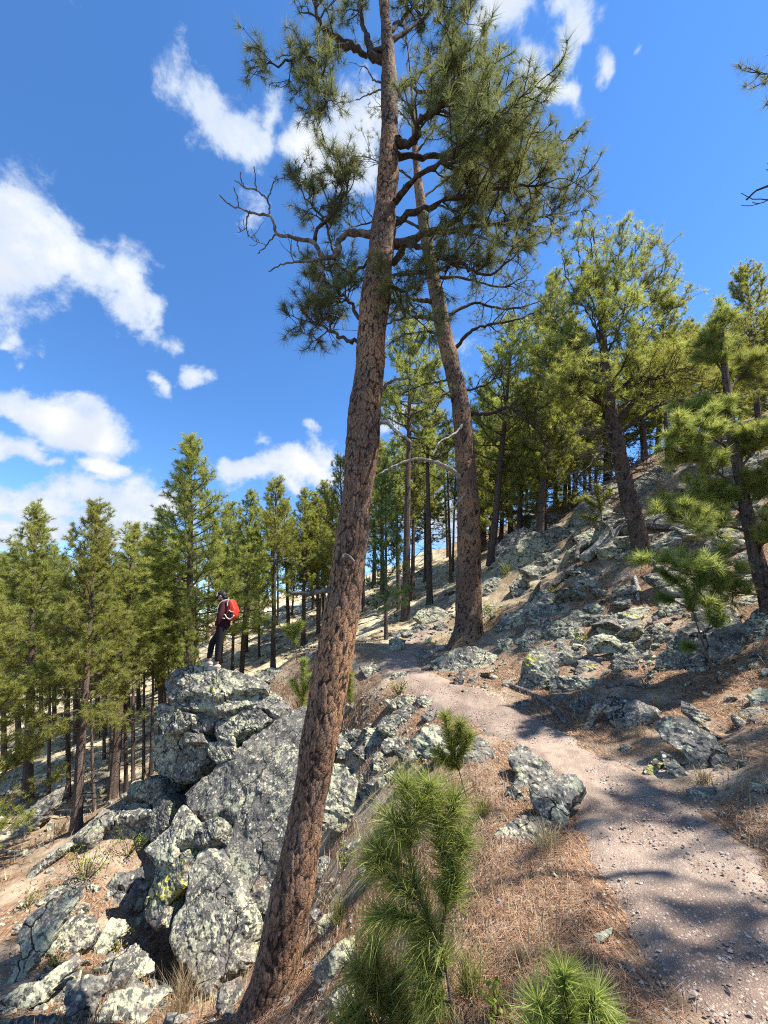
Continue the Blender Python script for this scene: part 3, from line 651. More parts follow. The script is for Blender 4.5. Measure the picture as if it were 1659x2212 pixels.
# --- loose boulders and slabs, each traced at its place and standing on the slope: (outline, label, elev, az, thick, material)
RK = [
 # foot of the outcrop, lower left
 (Z3([(460, 1040), (500, 990), (560, 980), (600, 970), (610, 1010), (560, 1080), (540, 1140), (500, 1120)]), 'grey slab leaning at the left foot of the outcrop beside the brown slab', 35, -20, .4, 'rock'),
 (Z3([(550, 1090), (610, 1010), (640, 1040), (620, 1110), (600, 1170), (560, 1190)]), 'bare brown slab wedged at the left foot of the outcrop', 25, 15, .35, 'rock_brown'),
 (Z3([(400, 1340), (420, 1270), (480, 1180), (530, 1190), (545, 1220), (490, 1280), (440, 1340)]), 'pale tilted slab below the brown slab at the outcrop foot', 45, -15, .4, 'rock_pale'),
 (Z3([(80, 1260), (130, 1180), (220, 1110), (320, 1060), (330, 1080), (270, 1180), (200, 1290), (120, 1380), (60, 1470), (20, 1480), (40, 1420), (90, 1340)]), 'long pale sloping slab near the lower left corner', 45, -25, .3, 'rock_pale'),
 (Z3([(490, 1400), (520, 1330), (590, 1290), (660, 1370), (660, 1400), (600, 1430), (540, 1450)]), 'flat-topped stone jutting out below the tip of the outcrop', 40, 0, .5, 'rock_pale'),
 (Z3([(290, 1460), (370, 1440), (460, 1430), (440, 1500), (400, 1560), (380, 1636), (310, 1636), (285, 1560)]), 'dark split block at the bottom edge left of the dry grass', 35, -10, .6, 'rock'),
 (Z3([(440, 1580), (480, 1500), (560, 1480), (640, 1490), (700, 1460), (720, 1490), (660, 1560), (600, 1636), (400, 1636)]), 'broad lichen slab at the bottom edge beside the dry grass', 50, 0, .4, 'rock_pale'),
 (Z3([(0, 1540), (100, 1460), (170, 1450), (230, 1400), (300, 1350), (330, 1370), (250, 1440), (180, 1530), (60, 1590), (0, 1590)]), 'long low ledge in the lower left corner', 45, -25, .4, 'rock'),
 (Z3([(940, 1560), (960, 1480), (1040, 1440), (1045, 1500), (1000, 1560), (960, 1600)]), 'brown-sided stone at the foot of the big leaning pine', 35, 10, .6, 'rock_brown'),
 (Z3([(200, 1300), (250, 1220), (320, 1180), (400, 1170), (420, 1230), (380, 1290), (300, 1340)]), 'shaded dark stone under the leafy shrub at lower left', 40, -10, .5, 'rock_dark'),
 (Z3([(60, 1040), (150, 940), (250, 880), (305, 840), (310, 860), (220, 930), (130, 1000)]), 'long thin sloping slab left of the overhanging rock', 55, -20, .3, 'rock_pale'),
 (Z3([(0, 1640), (60, 1600), (200, 1590), (290, 1600), (280, 1680), (0, 1690)]), 'pale flat rock cut by the bottom edge at lower left', 60, 0, .4, 'rock_pale'),
 (Z3([(340, 640), (400, 590), (480, 560), (470, 600), (400, 660), (345, 670)]), 'grey ledge on the slope between the bare trunks at left', 45, -20, .4, 'rock_pale'),
 (Z3([(20, 790), (100, 720), (180, 660), (260, 620), (230, 690), (150, 770), (60, 830)]), 'grey shadowed ledge at the left edge below the pines', 45, -25, .4, 'rock'),
 (Z3([(1115, 105), (1160, 98), (1290, 92), (1300, 115), (1290, 140), (1150, 155), (1120, 140)]), 'flat slab lying right of the rock the hiker stands on', 30, 0, .5, 'rock_pale'),
 # between the leaning pine and the trail
 (Z7([(415, 200), (440, 190), (500, 250), (570, 330), (520, 350), (420, 330)]), 'wedge-shaped grey rock just right of the leaning trunk', 40, 0, .6, 'rock'),
 (Z7([(600, 210), (620, 150), (690, 140), (745, 190), (700, 260), (640, 300), (600, 270)]), 'angular rock with a shadowed face in the pile beside the trail', 30, 0, .7, 'rock'),
 (Z7([(705, 110), (730, 65), (820, 60), (930, 90), (945, 140), (880, 190), (800, 195), (710, 160)]), 'rounded pale boulder atop the rock pile beside the trail', 30, 0, .7, 'rock_pale'),
 (Z7([(800, 20), (880, 0), (960, 10), (980, 60), (940, 80), (840, 60)]), 'small grey rock behind the rounded pale boulder', 40, 0, .6, 'rock'),
 (Z6([(815, 990), (860, 955), (930, 960), (950, 1000), (930, 1050), (850, 1045)]), 'blocky stone below the yellow-green bush by the trail', 35, 0, .7, 'rock_pale'),
 (Z6([(950, 960), (990, 950), (1060, 1000), (1055, 1040), (1010, 1040), (955, 1000)]), 'leaning dark-edged stone at the left edge of the trail', 45, 0, .5, 'rock'),
 (Z6([(985, 1090), (1030, 1040), (1110, 1080), (1100, 1110), (1020, 1140)]), 'low stone behind the little pine seedling at the trail edge', 40, 0, .6, 'rock'),
 (Z7([(710, 230), (760, 200), (830, 210), (880, 280), (900, 370), (850, 340), (790, 300), (730, 310)]), 'pale ridged rock in the middle of the rock pile', 40, 0, .6, 'rock_pale'),
 (Z7([(920, 200), (1000, 115), (1070, 110), (1150, 170), (1230, 290), (1260, 380), (1150, 330), (1050, 320), (960, 280)]), 'big grey lichen rock behind the tall green seedling', 40, 0, .6, 'rock'),
 (Z7([(650, 330), (700, 310), (745, 330), (740, 400), (720, 450), (660, 440)]), 'upright block above the gap in the rock pile', 25, 0, .7, 'rock'),
 (Z7([(690, 480), (740, 450), (830, 430), (830, 500), (760, 540), (700, 530)]), 'pale slab left of the top of the tall seedling', 40, 0, .6, 'rock_pale'),
 (Z7([(375, 420), (470, 440), (540, 520), (550, 620), (640, 660), (610, 780), (520, 840), (440, 850), (360, 800), (310, 880), (330, 700), (350, 560)]), 'large pale crag right behind the leaning trunk', 20, 10, .6, 'rock_pale'),
 (Z7([(545, 470), (590, 450), (615, 520), (580, 530)]), 'small white stone lodged on the crag behind the trunk', 30, 0, .7, 'rock_pale'),
 (Z7([(560, 570), (610, 545), (640, 590), (600, 640)]), 'small square stone at the right end of the crag behind the trunk', 30, 0, .7, 'rock_pale'),
 (Z7([(250, 1040), (330, 1010), (415, 1070), (410, 1130), (340, 1180), (270, 1200), (245, 1150)]), 'white lichen-spotted rock right of the trunk with green sprigs beside it', 40, 0, .7, 'rock_pale'),
 (Z7([(280, 1470), (320, 1410), (380, 1390), (430, 1430), (380, 1500), (300, 1540)]), 'grey stone on bare dirt right of the trunk base', 45, 0, .6, 'rock'),
 (Z7([(265, 1770), (350, 1690), (440, 1600), (510, 1570), (520, 1650), (440, 1760), (400, 1860), (370, 1900), (290, 1850)]), 'dark cracked boulder left of the lowest seedling foliage', 40, 0, .6, 'rock'),
 (Z7([(380, 1960), (430, 1900), (500, 1840), (560, 1800), (560, 1950), (480, 2040), (400, 2080)]), 'smooth grey boulder at the bottom behind the seedling', 45, 0, .6, 'rock_pale'),
 (Z7([(550, 1090), (590, 1060), (610, 1140), (560, 1150)]), 'small grey stone half hidden left of the seedling', 30, 0, .7, 'rock'),
 # around the second pine and along the trail
 (Z4([(225, 190), (300, 150), (380, 135), (470, 160), (465, 200), (400, 240), (300, 250), (230, 230)]), 'flat pale green slab at the foot of the second tall pine', 40, 0, .5, 'rock_pale'),
 (Z4([(590, 290), (610, 190), (660, 140), (720, 150), (745, 200), (740, 270), (680, 310), (600, 335)]), 'upright pale green slab standing at the right trail bend', 28, 0, .5, 'rock_pale'),
 (Z4([(750, 120), (810, 140), (820, 170), (760, 200), (745, 170)]), 'small pale slab behind the upright slab', 40, 0, .6, 'rock_pale'),
 (Z4([(720, 290), (740, 265), (830, 265), (930, 275), (960, 310), (900, 330), (740, 335)]), 'long flat layered stone right of the upright slab', 25, 0, .9, 'rock'),
 (Z4([(990, 200), (1050, 165), (1090, 190), (1095, 230), (1040, 250), (990, 240)]), 'square grey block under the long leaning slab', 30, 0, .7, 'rock'),
 (Z4([(880, 110), (950, 70), (1000, 90), (1100, 130), (1180, 180), (1190, 215), (1150, 215), (1060, 170), (980, 110), (930, 120), (890, 150)]), 'long beam-like slab leaning against the big boulder', 40, 0, .35, 'rock'),
 ([(1424, 1402), (1455, 1367), (1495, 1337), (1500, 1308), (1530, 1300), (1569, 1304), (1590, 1347), (1617, 1392), (1609, 1442), (1579, 1460), (1529, 1457), (1464, 1432), (1429, 1422)], 'biggest boulder on the right slope, grey with lichen patches', 35, 0, .7, 'rock'),
 (Z4([(1100, 90), (1200, 50), (1220, 100), (1180, 150), (1130, 130)]), 'pale slab left of the biggest boulder', 40, 0, .5, 'rock_pale'),
 (Z4([(1540, 60), (1620, 10), (1659, 30), (1700, 80), (1680, 120), (1600, 110)]), 'dark boulder at the right edge beside the biggest boulder', 40, 0, .6, 'rock_dark'),
 (Z4([(1580, 340), (1620, 315), (1690, 330), (1690, 390), (1600, 390)]), 'grey stone at the right edge below the biggest boulder', 45, 0, .6, 'rock'),
 (Z4([(950, 400), (970, 345), (1060, 360), (1160, 395), (1170, 430), (1120, 460), (1060, 500), (1000, 470)]), 'brown-fronted slab above the trail right of the orange stone', 40, 0, .6, 'rock'),
 (Z4([(870, 470), (900, 400), (940, 370), (950, 388), (912, 450), (890, 490), (850, 510)]), 'narrow leaning stone with an orange lichen patch', 30, 0, .5, 'rock_brown'),
 (Z4([(840, 380), (870, 330), (910, 360), (905, 380)]), 'small triangular pale stone above the orange stone', 25, 0, .6, 'rock_pale'),
 (Z4([(725, 345), (800, 345), (800, 380), (725, 380)]), 'small block under the left end of the long flat stone', 20, 0, .8, 'rock'),
 (Z4([(800, 390), (850, 370), (880, 400), (870, 430), (820, 430)]), 'mossy stone beneath the long flat layered stone', 25, 0, .8, 'rock_dark'),
 (Z4([(1290, 370), (1330, 390), (1400, 440), (1405, 470), (1370, 470), (1290, 410)]), 'slim slab lying behind the wedge rock on the right bank', 45, 0, .5, 'rock'),
 (Z4([(1175, 460), (1220, 445), (1320, 450), (1400, 510), (1480, 600), (1500, 640), (1470, 680), (1400, 660), (1320, 610), (1220, 530)]), 'large wedge-shaped rock on the right bank above the trail', 42, 0, .45, 'rock_pale'),
 (Z4([(1200, 590), (1250, 620), (1310, 690), (1290, 710), (1220, 660)]), 'narrow striped slab under the wedge rock', 40, 0, .4, 'rock'),
 (Z4([(1125, 660), (1190, 600), (1200, 640), (1160, 700), (1130, 690)]), 'mossy green stone left of the narrow striped slab', 40, 0, .6, 'rock_yellow'),
 (Z4([(1310, 750), (1430, 745), (1420, 790), (1340, 800)]), 'small hollow stone on the mossy bank right of the trail', 35, 0, .6, 'rock'),
 (Z4([(1570, 710), (1659, 740), (1690, 770), (1659, 780), (1600, 760)]), 'grey stone at the right edge on the mossy bank', 50, 0, .6, 'rock_pale'),
 (Z4([(1535, 400), (1620, 395), (1690, 420), (1670, 445), (1550, 435)]), 'flat grey stone sunk in needles near the right edge', 55, 0, .5, 'rock'),
 (Z4([(560, 380), (620, 365), (630, 390), (570, 408)]), 'small white stone lying on the trail bend', 40, 0, .7, 'rock_pale'),
 (Z4([(1020, 560), (1060, 555), (1070, 580), (1030, 590)]), 'small grey stone on the bank right of the trail middle', 45, 0, .7, 'rock'),
 (Z4([(545, 590), (590, 560), (640, 600), (700, 640), (720, 680), (660, 730), (580, 770), (555, 740), (580, 680), (550, 640)]), 'upper slab of the trio of lichen slabs left of the trail', 42, 0, .5, 'rock'),
 (Z4([(640, 750), (740, 690), (820, 690), (855, 740), (810, 790), (790, 850), (785, 910), (745, 935), (690, 870), (650, 800)]), 'right slab of the trio of lichen slabs, pointing down', 40, 0, .5, 'rock_pale'),
 (Z4([(490, 940), (540, 900), (640, 860), (720, 880), (740, 930), (680, 960), (600, 1000), (520, 990)]), 'lowest slab of the trio, half buried in brown needles', 55, 0, .4, 'rock_pale'),
 (Z4([(525, 745), (560, 740), (600, 780), (650, 770), (640, 810), (570, 820)]), 'thin dark layer of stone under the upper slab of the trio', 30, 0, .5, 'rock_dark'),
 (Z4([(320, 540), (360, 515), (430, 530), (470, 580), (450, 640), (400, 650), (350, 620)]), 'smooth round flat stone beside the little seedling', 55, 0, .4, 'rock'),
 (Z4([(880, 1420), (900, 1390), (980, 1355), (975, 1385), (920, 1430)]), 'small pale pointed stone near the bottom seedling', 40, 0, .6, 'rock_pale'),
 # upper right slope
 (Z2([(500, 610), (600, 550), (690, 575), (700, 650), (640, 700), (560, 740), (500, 760), (490, 680)]), 'big dipping boulder right of the second pine with a smooth striped face', 25, 0, .7, 'rock_pale'),
 (Z2([(590, 490), (650, 500), (720, 500), (710, 540), (660, 550), (620, 530)]), 'boulder perched on top of the big dipping boulder', 30, 0, .7, 'rock_pale'),
 (Z2([(690, 660), (780, 650), (840, 640), (850, 660), (790, 700), (700, 690)]), 'thin overhanging ledge right of the big dipping boulder', 35, 0, .5, 'rock'),
 (Z2([(590, 730), (650, 710), (750, 740), (750, 765), (680, 770), (640, 760)]), 'bright flat slab below the overhanging ledge', 45, 0, .5, 'rock_pale'),
 (Z2([(415, 830), (470, 770), (540, 780), (500, 860), (430, 860)]), 'rock with a brown underside just right of the second pine', 35, 0, .6, 'rock_pale'),
 (Z2([(545, 800), (580, 750), (610, 790), (610, 850), (560, 860)]), 'narrow pale rock beside the one with a brown underside', 30, 0, .6, 'rock_pale'),
 (Z2([(480, 980), (540, 910), (620, 890), (670, 930), (660, 960), (560, 990)]), 'broad domed slab on the slope right of the second pine base', 40, 0, .5, 'rock_pale'),
 (Z2([(580, 1000), (620, 970), (720, 960), (740, 990), (640, 1020)]), 'flat slab under the right end of the domed slab', 40, 0, .5, 'rock'),
 (Z2([(490, 1040), (550, 1030), (560, 1070), (510, 1090)]), 'cube-like stone between the second pine and the upright slab', 30, 0, .8, 'rock'),
 (Z2([(410, 940), (440, 890), (500, 880), (480, 940)]), 'smooth rock leaning by the right side of the second pine', 40, 0, .6, 'rock'),
 (Z2([(620, 1030), (740, 1000), (760, 1020), (650, 1065)]), 'pale mossy slab above the upright slab', 45, 0, .5, 'rock_pale'),
 (Z2([(980, 930), (1040, 910), (1110, 920), (1100, 980), (1060, 1010), (1000, 1000)]), 'stacked pale rock above the long beam-like slab', 35, 0, .7, 'rock_pale'),
 (Z2([(1010, 860), (1070, 840), (1100, 890), (1010, 900)]), 'layered stone topping the stack in the middle of the right slope', 35, 0, .7, 'rock'),
 (Z2([(1100, 1000), (1190, 960), (1230, 1000), (1200, 1060), (1140, 1070)]), 'triangular grey slab touching the left of the biggest boulder', 35, 0, .5, 'rock'),
 (Z2([(915, 900), (950, 890), (960, 920), (930, 930)]), 'single round pale stone on the brown needle slope', 35, 0, .8, 'rock_pale'),
 (Z2([(1140, 760), (1250, 740), (1400, 780), (1520, 800), (1530, 850), (1400, 860), (1250, 830)]), 'broad flat ledge above the biggest boulder', 45, 0, .5, 'rock'),
 (Z2([(1190, 870), (1290, 850), (1330, 900), (1300, 950), (1200, 930)]), 'grey slab between the flat ledge and the biggest boulder', 40, 0, .5, 'rock'),
 (Z2([(1550, 960), (1620, 900), (1700, 900), (1700, 1000), (1600, 1040)]), 'dark rock at the right edge above the needle bank', 40, 0, .6, 'rock_dark'),
 (Z2([(800, 990), (840, 980), (880, 1030), (830, 1040), (800, 1020)]), 'greenish slab lying above the dark bark pieces', 40, 0, .5, 'rock_pale'),
 (Z6([(765, 580), (800, 565), (860, 575), (855, 620), (800, 665), (760, 660)]), 'pale rock left of the trail under the dark young pine', 35, 0, .6, 'rock_pale'),
 (Z6([(940, 420), (990, 365), (1090, 360), (1180, 430), (1150, 450), (1000, 460)]), 'pile-topping slab between the two slim trunks on the trail', 40, 0, .5, 'rock_pale'),
 (Z6([(1060, 470), (1110, 455), (1160, 500), (1130, 535), (1080, 510)]), 'orange-brown stone in the heap left of the second pine', 35, 0, .6, 'rock_brown'),
 (Z6([(900, 505), (990, 470), (1060, 490), (1040, 530), (940, 540)]), 'layered grey stone in the heap left of the second pine', 35, 0, .6, 'rock'),
 (Z6([(770, 530), (850, 515), (930, 520), (930, 560), (800, 565)]), 'flat dark ledge in front of the dark young pine', 35, 0, .6, 'rock'),
 (Z6([(945, 670), (1000, 645), (1050, 680), (1020, 715), (950, 705)]), 'tan flat stone left of the pale green slab', 50, 0, .4, 'rock_brown'),
 (Z6([(570, 760), (640, 740), (720, 780), (700, 820), (610, 825)]), 'smooth grey hump of rock in the worn ground left of the trail', 50, 0, .4, 'rock'),
 (Z6([(780, 810), (850, 790), (920, 820), (900, 860), (800, 850)]), 'pale stone behind the yellow-green bush', 45, 0, .5, 'rock_pale'),
 (Z6([(1195, 830), (1240, 805), (1280, 810), (1250, 900), (1215, 905)]), 'pointed tan stone below the pale green slab', 30, 0, .5, 'rock_brown'),
 (Z6([(1290, 860), (1330, 820), (1365, 800), (1340, 880), (1300, 885)]), 'small pale stone right of the pointed tan stone', 35, 0, .6, 'rock_pale'),
]
for i, (p, lab, e, a, th, m) in enumerate(RK): rock_on_ground(p, lab, e, a, th, m, seed=301+i, res=17, grow=1.14)

# --- cliff at the top right
CLIFF = empty('rock_cliff', hit(1450, 1080)); tag(CLIFF, 'broken grey cliff of ledges near the top of the right slope', 'cliff')
def ledge(poly, elev, az, th, mat, seed, name='ledge'):
    P = poly_pts(poly); c = P.mean(0); b = hit(c[0], P[:, 1].max()); n = cam_normal(c[0], c[1], elev, az)
    V, T, s = slab_mesh(poly, n=n, th=th, seed=seed, base=b, strata=(.5, -.2, .8), res=17, grow=1.35)
    obj(name, mesh_from(name, V-np.array(CLIFF.location), T, M[mat]), CLIFF)
LG = [
 (ZR([(90, 590), (160, 560), (240, 570), (270, 620), (200, 650), (90, 650)]), 25, 'rock_pale'), (ZR([(360, 560), (420, 470), (560, 480), (600, 560), (540, 650), (440, 640)]), 30, 'rock_pale'),
 (ZR([(540, 640), (600, 590), (720, 600), (730, 660), (640, 720), (570, 710)]), 30, 'rock'), (ZR([(440, 420), (600, 370), (700, 400), (690, 470), (560, 480), (450, 470)]), 30, 'rock'),
 (ZR([(700, 420), (860, 440), (960, 520), (900, 560), (760, 540), (710, 480)]), 35, 'rock'), (ZR([(160, 680), (240, 640), (330, 690), (300, 760), (190, 770)]), 30, 'rock'),
 (ZR([(360, 670), (450, 660), (560, 720), (520, 780), (400, 770)]), 35, 'rock_pale'), (ZR([(1020, 700), (1130, 660), (1150, 760), (1130, 880), (1050, 870), (1010, 800)]), 15, 'rock_brown'),
 (ZR([(1130, 700), (1290, 640), (1420, 660), (1400, 760), (1300, 870), (1160, 890), (1140, 800)]), 30, 'rock'), (ZR([(1080, 220), (1200, 130), (1350, 100), (1420, 160), (1300, 220), (1150, 260)]), 40, 'rock_dark'),
 (ZR([(1300, 110), (1450, 60), (1700, 0), (1700, 120), (1550, 180), (1400, 200)]), 35, 'rock'), (ZR([(1560, 60), (1600, -40), (1720, -60), (1720, 160), (1600, 180)]), 20, 'rock_pale'),
 (ZR([(1020, 60), (1100, -10), (1250, 0), (1300, 60), (1180, 120), (1060, 130)]), 40, 'rock_pale'), (ZR([(880, 1080), (1000, 980), (1200, 970), (1460, 1000), (1470, 1080), (1250, 1110), (1000, 1100)]), 45, 'rock'),
 (ZR([(880, 280), (980, 220), (1080, 260), (1060, 330), (920, 350)]), 40, 'rock_dark'), (ZR([(740, 340), (860, 290), (920, 360), (880, 430), (760, 400)]), 40, 'rock'),
]
for i, (p, e, m) in enumerate(LG): ledge(p, e, 0, .55+.3*(i % 3), m, 601+i)

# --- small rubble: convex chips in a dozen shapes, laid out in heaps along the slope
def ico(sub):
    import bmesh
    bm = bmesh.new(); bmesh.ops.create_icosphere(bm, subdivisions=sub, radius=1)
    V = np.array([v.co[:] for v in bm.verts]); T = np.array([[v.index for v in f.verts] for f in bm.faces]); bm.free(); return V, T
IV, IT = ico(3)
def chip_mesh(seed, dims, mat, name='stone'):
    rng = np.random.default_rng(seed); N = rng.normal(0, 1, (11, 3)); N /= np.linalg.norm(N, axis=1)[:, None]; off = rng.uniform(.55, .95, 11)
    N = np.vstack([N, [[0, 0, 1], [0, 0, -1]]]); off = np.append(off, [.8, .8])
    dt = IV@N.T; r = np.min(np.where(dt > .05, off/np.maximum(dt, .05), 9), axis=1); r = np.minimum(r, 1.25)
    V = IV*r[:, None]; V = V + fbm(V*3+seed, 3)[:, None]*IV*.06
    V = V*np.array(dims)
    return mesh_from(name, V, IT, M[mat])
CH = []
for k in range(14):
    rng = random.Random(k); CH.append(chip_mesh(700+k, (rng.uniform(.8, 1.25), rng.uniform(.6, 1.0), rng.uniform(.28, .62)), ['rock', 'rock_pale', 'rock_pale', 'rock_brown', 'rock'][k % 5]))
def strew(n, region, smin, smax, label, group, seed, tilt=.35):
    """region: list of pixels outlining where the heap lies in the photograph"""
    rng = random.Random(seed); P = poly_pts(region); lo, hi = P.min(0), P.max(0); k = 0; tries = 0
    while k < n and tries < n*30:
        tries += 1; u, v = rng.uniform(lo[0], hi[0]), rng.uniform(lo[1], hi[1])
        if not inside(np.array([[u, v]]), P)[0]: continue
        b = hit(u, v); s = smin + (smax-smin)*rng.random()**2.2
        o = obj('stone', CH[rng.randrange(14)]); o.location = tuple(b + np.array([0, 0, s*.12])); o.scale = (s*rng.uniform(.8, 1.3), s, s*rng.uniform(.7, 1.3))
        o.rotation_euler = (rng.gauss(0, tilt)-.15, rng.gauss(0, tilt)-.25, rng.uniform(0, 6.3)); tag(o, label, 'stone', group); k += 1
strew(24, [(770, 1430), (850, 1400), (960, 1395), (1060, 1420), (1100, 1480), (1000, 1490), (900, 1460), (790, 1450)], .05, .17, 'small tan stone in the litter where the trail passes the second pine', 'small stones before the second pine', 11)
strew(24, [(840, 1330), (960, 1290), (985, 1330), (970, 1400), (870, 1400), (830, 1370)], .08, .3, 'jumbled grey stone in the heap left of the second pine', 'stones heaped left of the second pine', 12)
strew(36, [(1050, 1330), (1150, 1250), (1300, 1230), (1420, 1290), (1420, 1400), (1250, 1420), (1100, 1420), (1050, 1380)], .14, .46, 'loose angular stone on the right slope above the upright slab', 'stones on the middle of the right slope', 13)
strew(26, [(1080, 1200), (1250, 1130), (1400, 1130), (1500, 1180), (1380, 1230), (1150, 1250)], .14, .5, 'pale broken stone strewn below the cliff at upper right', 'stones below the upper right cliff', 14)
strew(18, [(1380, 1470), (1500, 1460), (1659, 1480), (1659, 1800), (1550, 1780), (1350, 1580)], .025, .09, 'small stone in the brown needles of the right bank', 'small stones on the right bank', 15)
strew(22, [(700, 1530), (800, 1500), (900, 1540), (940, 1620), (830, 1690), (760, 1640)], .05, .18, 'small pale stone filling the rock pile left of the trail', 'small stones in the rock pile by the trail', 16)
strew(30, [(20, 1960), (150, 1850), (300, 1990), (430, 2060), (520, 2200), (60, 2212), (10, 2140)], .06, .24, 'loose grey stone below the outcrop at lower left', 'loose stones under the outcrop', 17)
strew(28, [(0, 1700), (120, 1640), (300, 1560), (330, 1680), (280, 1760), (60, 1860), (0, 1880)], .05, .26, 'pale stone on the needle slope among the bare trunks at left', 'stones on the left slope', 18)
strew(24, [(560, 1300), (700, 1280), (690, 1400), (640, 1440), (560, 1430)], .1, .42, 'sunlit pale rock on the far slope behind the hiker', 'rocks on the sunlit slope behind the hiker', 19)
strew(10, [(680, 1700), (780, 1700), (760, 2000), (700, 2150), (650, 2150)], .025, .1, 'small stone on the bare strip right of the leaning trunk', 'small stones right of the leaning trunk', 20)
strew(24, [(1400, 1000), (1659, 900), (1659, 1180), (1500, 1180), (1420, 1100)], .2, .75, 'broken dark rock high on the right slope near the edge', 'rocks high on the right slope', 21)
strew(8, [(1020, 1720), (1230, 1800), (1380, 2150), (1100, 2120)], .015, .05, 'pebble-sized stone in the brown litter left of the trail', 'tiny stones left of the trail', 22)
strew(20, [(900, 1240), (990, 1220), (1060, 1230), (1060, 1290), (985, 1290), (900, 1300)], .12, .4, 'sunlit rock beside the upper trail between the slim trunks', 'rocks beside the upper trail', 23)

# --- finer rubble nobody could count: one sheet of small chips
JV, JT = ico(1)
def build_rubble():
    mb = MB(); rng = np.random.default_rng(77)
    REG = [([(770, 1430), (850, 1395), (960, 1385), (1100, 1430), (1130, 1480), (1000, 1500), (900, 1465), (790, 1455)], 420, .02, .07), ([(840, 1330), (960, 1280), (1000, 1330), (970, 1400), (870, 1400), (820, 1370)], 260, .03, .12),
           ([(1050, 1330), (1150, 1250), (1300, 1230), (1420, 1290), (1659, 1300), (1659, 1460), (1250, 1470), (1100, 1420)], 520, .03, .11), ([(1080, 1200), (1250, 1110), (1500, 1050), (1659, 950), (1659, 1280), (1380, 1230), (1150, 1250)], 420, .05, .2),
           ([(700, 1500), (900, 1480), (960, 1620), (900, 1700), (740, 1700)], 260, .02, .08), ([(0, 1980), (150, 1840), (330, 1900), (520, 2212), (0, 2212)], 420, .02, .09), ([(0, 1640), (330, 1530), (330, 1720), (0, 1880)], 320, .03, .14),
           ([(540, 1290), (720, 1270), (700, 1420), (560, 1440)], 260, .05, .2), ([(1300, 1480), (1659, 1470), (1659, 1850), (1450, 1700)], 220, .012, .035), ([(650, 1720), (800, 1700), (760, 2212), (600, 2212)], 200, .012, .05)]
    for reg, n, a, b in REG:
        P = poly_pts(reg); lo, hi = P.min(0), P.max(0); k = 0
        while k < n:
            u, v = rng.uniform(lo[0], hi[0]), rng.uniform(lo[1], hi[1])
            if not inside(np.array([[u, v]]), P)[0]: continue
            k += 1; p = hit(u, v); s = a+(b-a)*rng.random()**2.5
            N = rng.normal(0, 1, (7, 3)); N /= np.linalg.norm(N, axis=1)[:, None]; dt = JV@N.T
            r = np.minimum(np.min(np.where(dt > .05, .75/np.maximum(dt, .05), 9), axis=1), 1.2)
            V = JV*r[:, None]*np.array([rng.uniform(.8, 1.3), rng.uniform(.6, 1), rng.uniform(.3, .6)])*s
            A = rng.normal(0, 1, (3, 3)); Qm, _ = np.linalg.qr(np.eye(3)*1.6 + A*.5); c_, s_ = math.cos(rng.uniform(0, 6.28)), math.sin(rng.uniform(0, 6.28))
            mb.add(V@Qm.T + p + np.array([0, 0, s*.1]), JT)
    o = mb.build('rubble', M['rock_pale']); tag(o, 'fine broken rubble strewn between the rocks of the hillside', 'rubble', kind='stuff')
build_rubble()

# --- the boulder field of the right slope: angular slabs heaped edge to edge
def boulder_field(n, region, wmin, wmax, label, group, seed):
    rng = random.Random(seed); P = poly_pts(region); lo, hi = P.min(0), P.max(0); done = []
    while len(done) < n:
        u, v = rng.uniform(lo[0], hi[0]), rng.uniform(lo[1], hi[1])
        if not inside(np.array([[u, v]]), P)[0]: continue
        if any(abs(u-a) < 26 and abs(v-b) < 16 for a, b in done[-400:]): continue
        done.append((u, v)); w = rng.uniform(wmin, wmax); h = w*rng.uniform(.35, .75); k = rng.randint(5, 7); rot = rng.uniform(-.5, .5); pts = []
        for i in range(k):
            a = 6.283*(i+rng.uniform(-.28, .28))/k; r = rng.uniform(.75, 1.1); x, y = math.cos(a)*r*w*.5, math.sin(a)*r*h*.5
            pts.append((u+x*math.cos(rot)-y*math.sin(rot), v+x*math.sin(rot)*.6+y))
        rock_on_ground(pts, label, rng.uniform(28, 58), rng.uniform(-25, 25), rng.uniform(.25, .6), rng.choice(['rock', 'rock_pale', 'rock_brown', 'rock_dark', 'rock_pale']), seed=900+seed*50+len(done), res=12, grow=1.0, group=group)
boulder_field(24, [(1050, 1330), (1150, 1240), (1330, 1210), (1440, 1300), (1440, 1440), (1250, 1470), (1120, 1440)], 36, 95, 'angular slab in the boulder field between the second pine and the biggest boulder', 'slabs of the right-hand boulder field', 1)
boulder_field(18, [(1070, 1210), (1200, 1100), (1350, 1060), (1480, 1100), (1500, 1180), (1250, 1230)], 34, 80, 'angular slab in the upper boulder field below the cliff', 'slabs of the upper boulder field', 2)
boulder_field(12, [(1440, 1180), (1659, 1180), (1659, 1300), (1480, 1320)], 40, 110, 'lichen slab on the slope above the biggest boulder', 'slabs above the biggest boulder', 3)
boulder_field(16, [(690, 1590), (790, 1560), (880, 1560), (900, 1660), (800, 1720), (700, 1700)], 34, 70, 'angular block in the rock pile between trunk and trail', 'blocks of the rock pile by the trail', 4)
boulder_field(16, [(1430, 1080), (1540, 960), (1659, 900), (1659, 1080), (1500, 1140)], 40, 100, 'dark slab of the cliff debris at upper right', 'slabs of cliff debris', 5)
